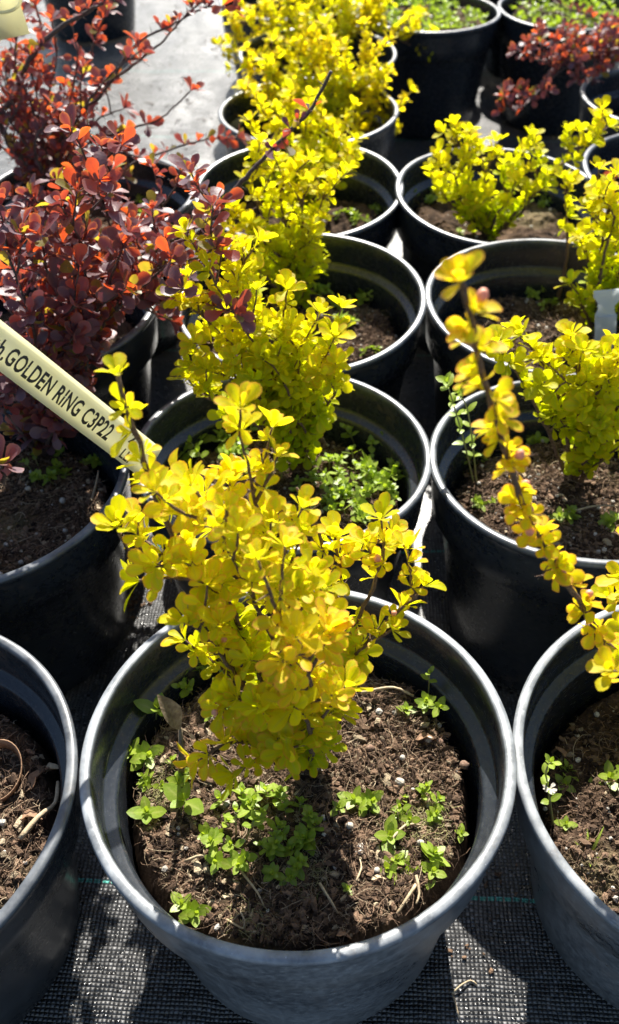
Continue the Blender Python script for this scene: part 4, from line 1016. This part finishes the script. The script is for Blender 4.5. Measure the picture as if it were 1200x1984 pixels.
tagroot = mb.build('plant_tag', M['tag'], None, a0)
tag(tagroot, 'yellow plastic strip tag lettered GOLDEN RING C3P22 in front of purple leaves', 'plant tag')
def lettering(text, s0, v0, height, width_scale, name='lettering', spacing=1.06, bold=.023):
    cu = bpy.data.curves.new('txt', 'FONT'); cu.body = text; cu.size = 1.0; cu.space_character = spacing; cu.offset = bold; cu.resolution_u = 3
    to = bpy.data.objects.new('txt', cu); col.objects.link(to)
    dg = bpy.context.evaluated_depsgraph_get(); me0 = bpy.data.meshes.new_from_object(to.evaluated_get(dg))
    bpy.data.objects.remove(to)
    mb = MB(); k = height / .70
    V = [tuple(strip_pt(s0 + v.co.x * k * width_scale, v0 + v.co.y * k, .00045)) for v in me0.vertices]
    mb.add(V, [tuple(p.vertices) for p in me0.polygons])
    return mb.build(name, M['ink'], tagroot, None, False), (max(v.co.x for v in me0.vertices) * k * width_scale if len(me0.vertices) else 0)
def s_of(px, py):      # distance along the strip of a spot of the photograph
    q = at_y(px, py, yT - .03); return (q - a0).dot(eu)
sA, sB = s_of(2, 672), s_of(210, 846)
_, w1 = lettering('.GOLDEN RING C3P22', 0, -WT * .27, WT * .46, .62)
o_del = [c for c in tagroot.children][-1]; bpy.data.objects.remove(o_del)
sc = .62 * (sB - sA) / w1
_, wth = lettering('th', 0, -WT * .27, WT * .46, sc); bpy.data.objects.remove([c for c in tagroot.children][-1])
lettering('th', sA - wth - .0006, -WT * .27, WT * .46, sc)
lettering('.GOLDEN RING C3P22', sA, -WT * .27, WT * .46, sc)
lettering('(', s_of(222, 864), -WT * .26, WT * .66, .55, bold=.02)
lettering('2', s_of(250, 862), WT * .08, WT * .30, .8, bold=.03)
lettering('LLI', s_of(240, 872), -WT * .40, WT * .28, .7, bold=.02)

# the second yellow tag, hanging in the top corner, with an eyelet hole
yS = 6.9
o1, o2 = at_y(-14, -60, yS), at_y(28, 72, yS); ev2 = (o2 - o1); L2 = ev2.length; ev2.normalize()
en2 = (camo.location - o1).normalized(); en2 = (en2 - ev2 * en2.dot(ev2)).normalized(); eu2 = ev2.cross(en2)
mb = MB(); slab(mb, [(-.010, 0), (.010, 0), (.011, L2 * .5), (.0095, L2), (-.0105, L2)], o1, eu2, ev2, en2, .0005)
t2 = mb.build('plant_tag', M['tag'], None, o1); tag(t2, 'plain yellow tag hanging among red leaves in the top corner', 'plant tag')
mb = MB(); c = o1 + ev2 * L2 * .44 + en2 * .003
tube(mb, [c + eu2 * math.cos(a) * .011 + ev2 * math.sin(a) * .006 + en2 * .004 * math.sin(a * .5) for a in [i * .21 for i in range(31)]], .0011, .0011, 6)
mb.build('loop', M['tag'], t2)

# milky push-in label in the pot behind the forked barberry
yW = 5.95
p0 = on_soil('C1', 1175, 700, -.004); top = at_y(1176, 562, p0.y / S); hh = (top - p0).length; ez = (top - p0).normalized(); ex = Vector((1, .15, 0)).normalized(); ey = ez.cross(ex)
w = .0100
prof = [(-.0045, 0), (.0045, 0), (.006, hh * .25), (w * .78, hh * .30), (w * .80, hh * .68), (w * .62, hh * .72), (w * .62, hh * .80), (w, hh * .86), (w, hh), (-w, hh), (-w, hh * .92), (-w * .66, hh * .84), (-w * .64, hh * .76), (-w * .86, hh * .70), (-w * .88, hh * .34), (-.006, hh * .28)]
mb = MB(); slab(mb, prof, p0, ex, ez, ey, .0011)
wl = mb.build('plant_label', M['white'], None, p0, False); tag(wl, 'milky white push-in plastic label half hidden by golden leaves', 'plant label')
mb = MB(); slab(mb, [(-w * .7, hh * .655), (w * .66, hh * .655), (w * .66, hh * .69), (-w * .7, hh * .69)], p0 - ey * .0011, ex, ez, ey, .0012); mb.build('fold', M['white'], wl, None, False)

# ------------------------------------------------------------------ dirt fallen on the fabric
mb = MB()
for cx, cy, n in ((250, 1165, 60), (915, 1835, 10), (960, 1700, 8), (280, 1420, 6), (120, 1560, 5)):
    g0 = at_z(cx, cy, -1.5)
    for _ in range(n):
        p = g0 + Vector((rng.gauss(0, .006), rng.gauss(0, .006), 0)); p.z = ground_z(p.x, p.y) + .001; s = U(.0003, .0014); q = U(0, 1)
        blob(mb, p, s * U(.6, 1.8), s, s * .6, BROWN * (.3 + q), 0, .55)
tag(mb.build('spilled_soil', M['soil'], None, None, False), 'crumbs of spilled brown soil lying on the black fabric', 'soil', kind='stuff')
mb = MB()
for _ in range(260):
    x, y = U(-4.2, 3.2) * S, U(8, 21) * S
    if any(math.hypot(x - q[0] * S, y - q[1] * S) < S for q in POT.values()): continue
    p = Vector((x, y, ground_z(x, y) + .0012)); a = U(0, 6.28); q = U(0, 1); c = BROWN * (.2 + q * .8)
    if U(0, 1) < .5: blob(mb, p, U(.001, .003), U(.001, .002), .001, c, 0, .5)
    else: tube(mb, [p, p + Vector((math.cos(a), math.sin(a), .12)) * U(.004, .012), p + Vector((math.cos(a + .5), math.sin(a + .5), .02)) * U(.010, .018)], U(.0005, .0012), .0004, 4, c, 0, 0, False)
tag(mb.build('plant_debris', M['soil'], None, None, False), 'bits of dry stalk and soil scattered over the glaring fabric between the rear pots', 'debris', kind='stuff')
p = at_z(878, 1922, -1.5); p.z = ground_z(p.x, p.y) + .001
def straw(mb):
    tube(mb, smooth_path([p, p + Vector((.004, .003, .002)), p + Vector((.010, .006, .001)), p + Vector((.013, .004, .001))], .002), .0006, .0003, 5)
    tube(mb, smooth_path([p, p + Vector((.001, -.006, .001)), p + Vector((.002, -.011, .0))], .002), .0006, .0003, 5)
single('straw_scrap', straw, 'straw', 'dry straw scrap on the sunlit patch of fabric', 'straw', p)
bpy.context.view_layer.update()
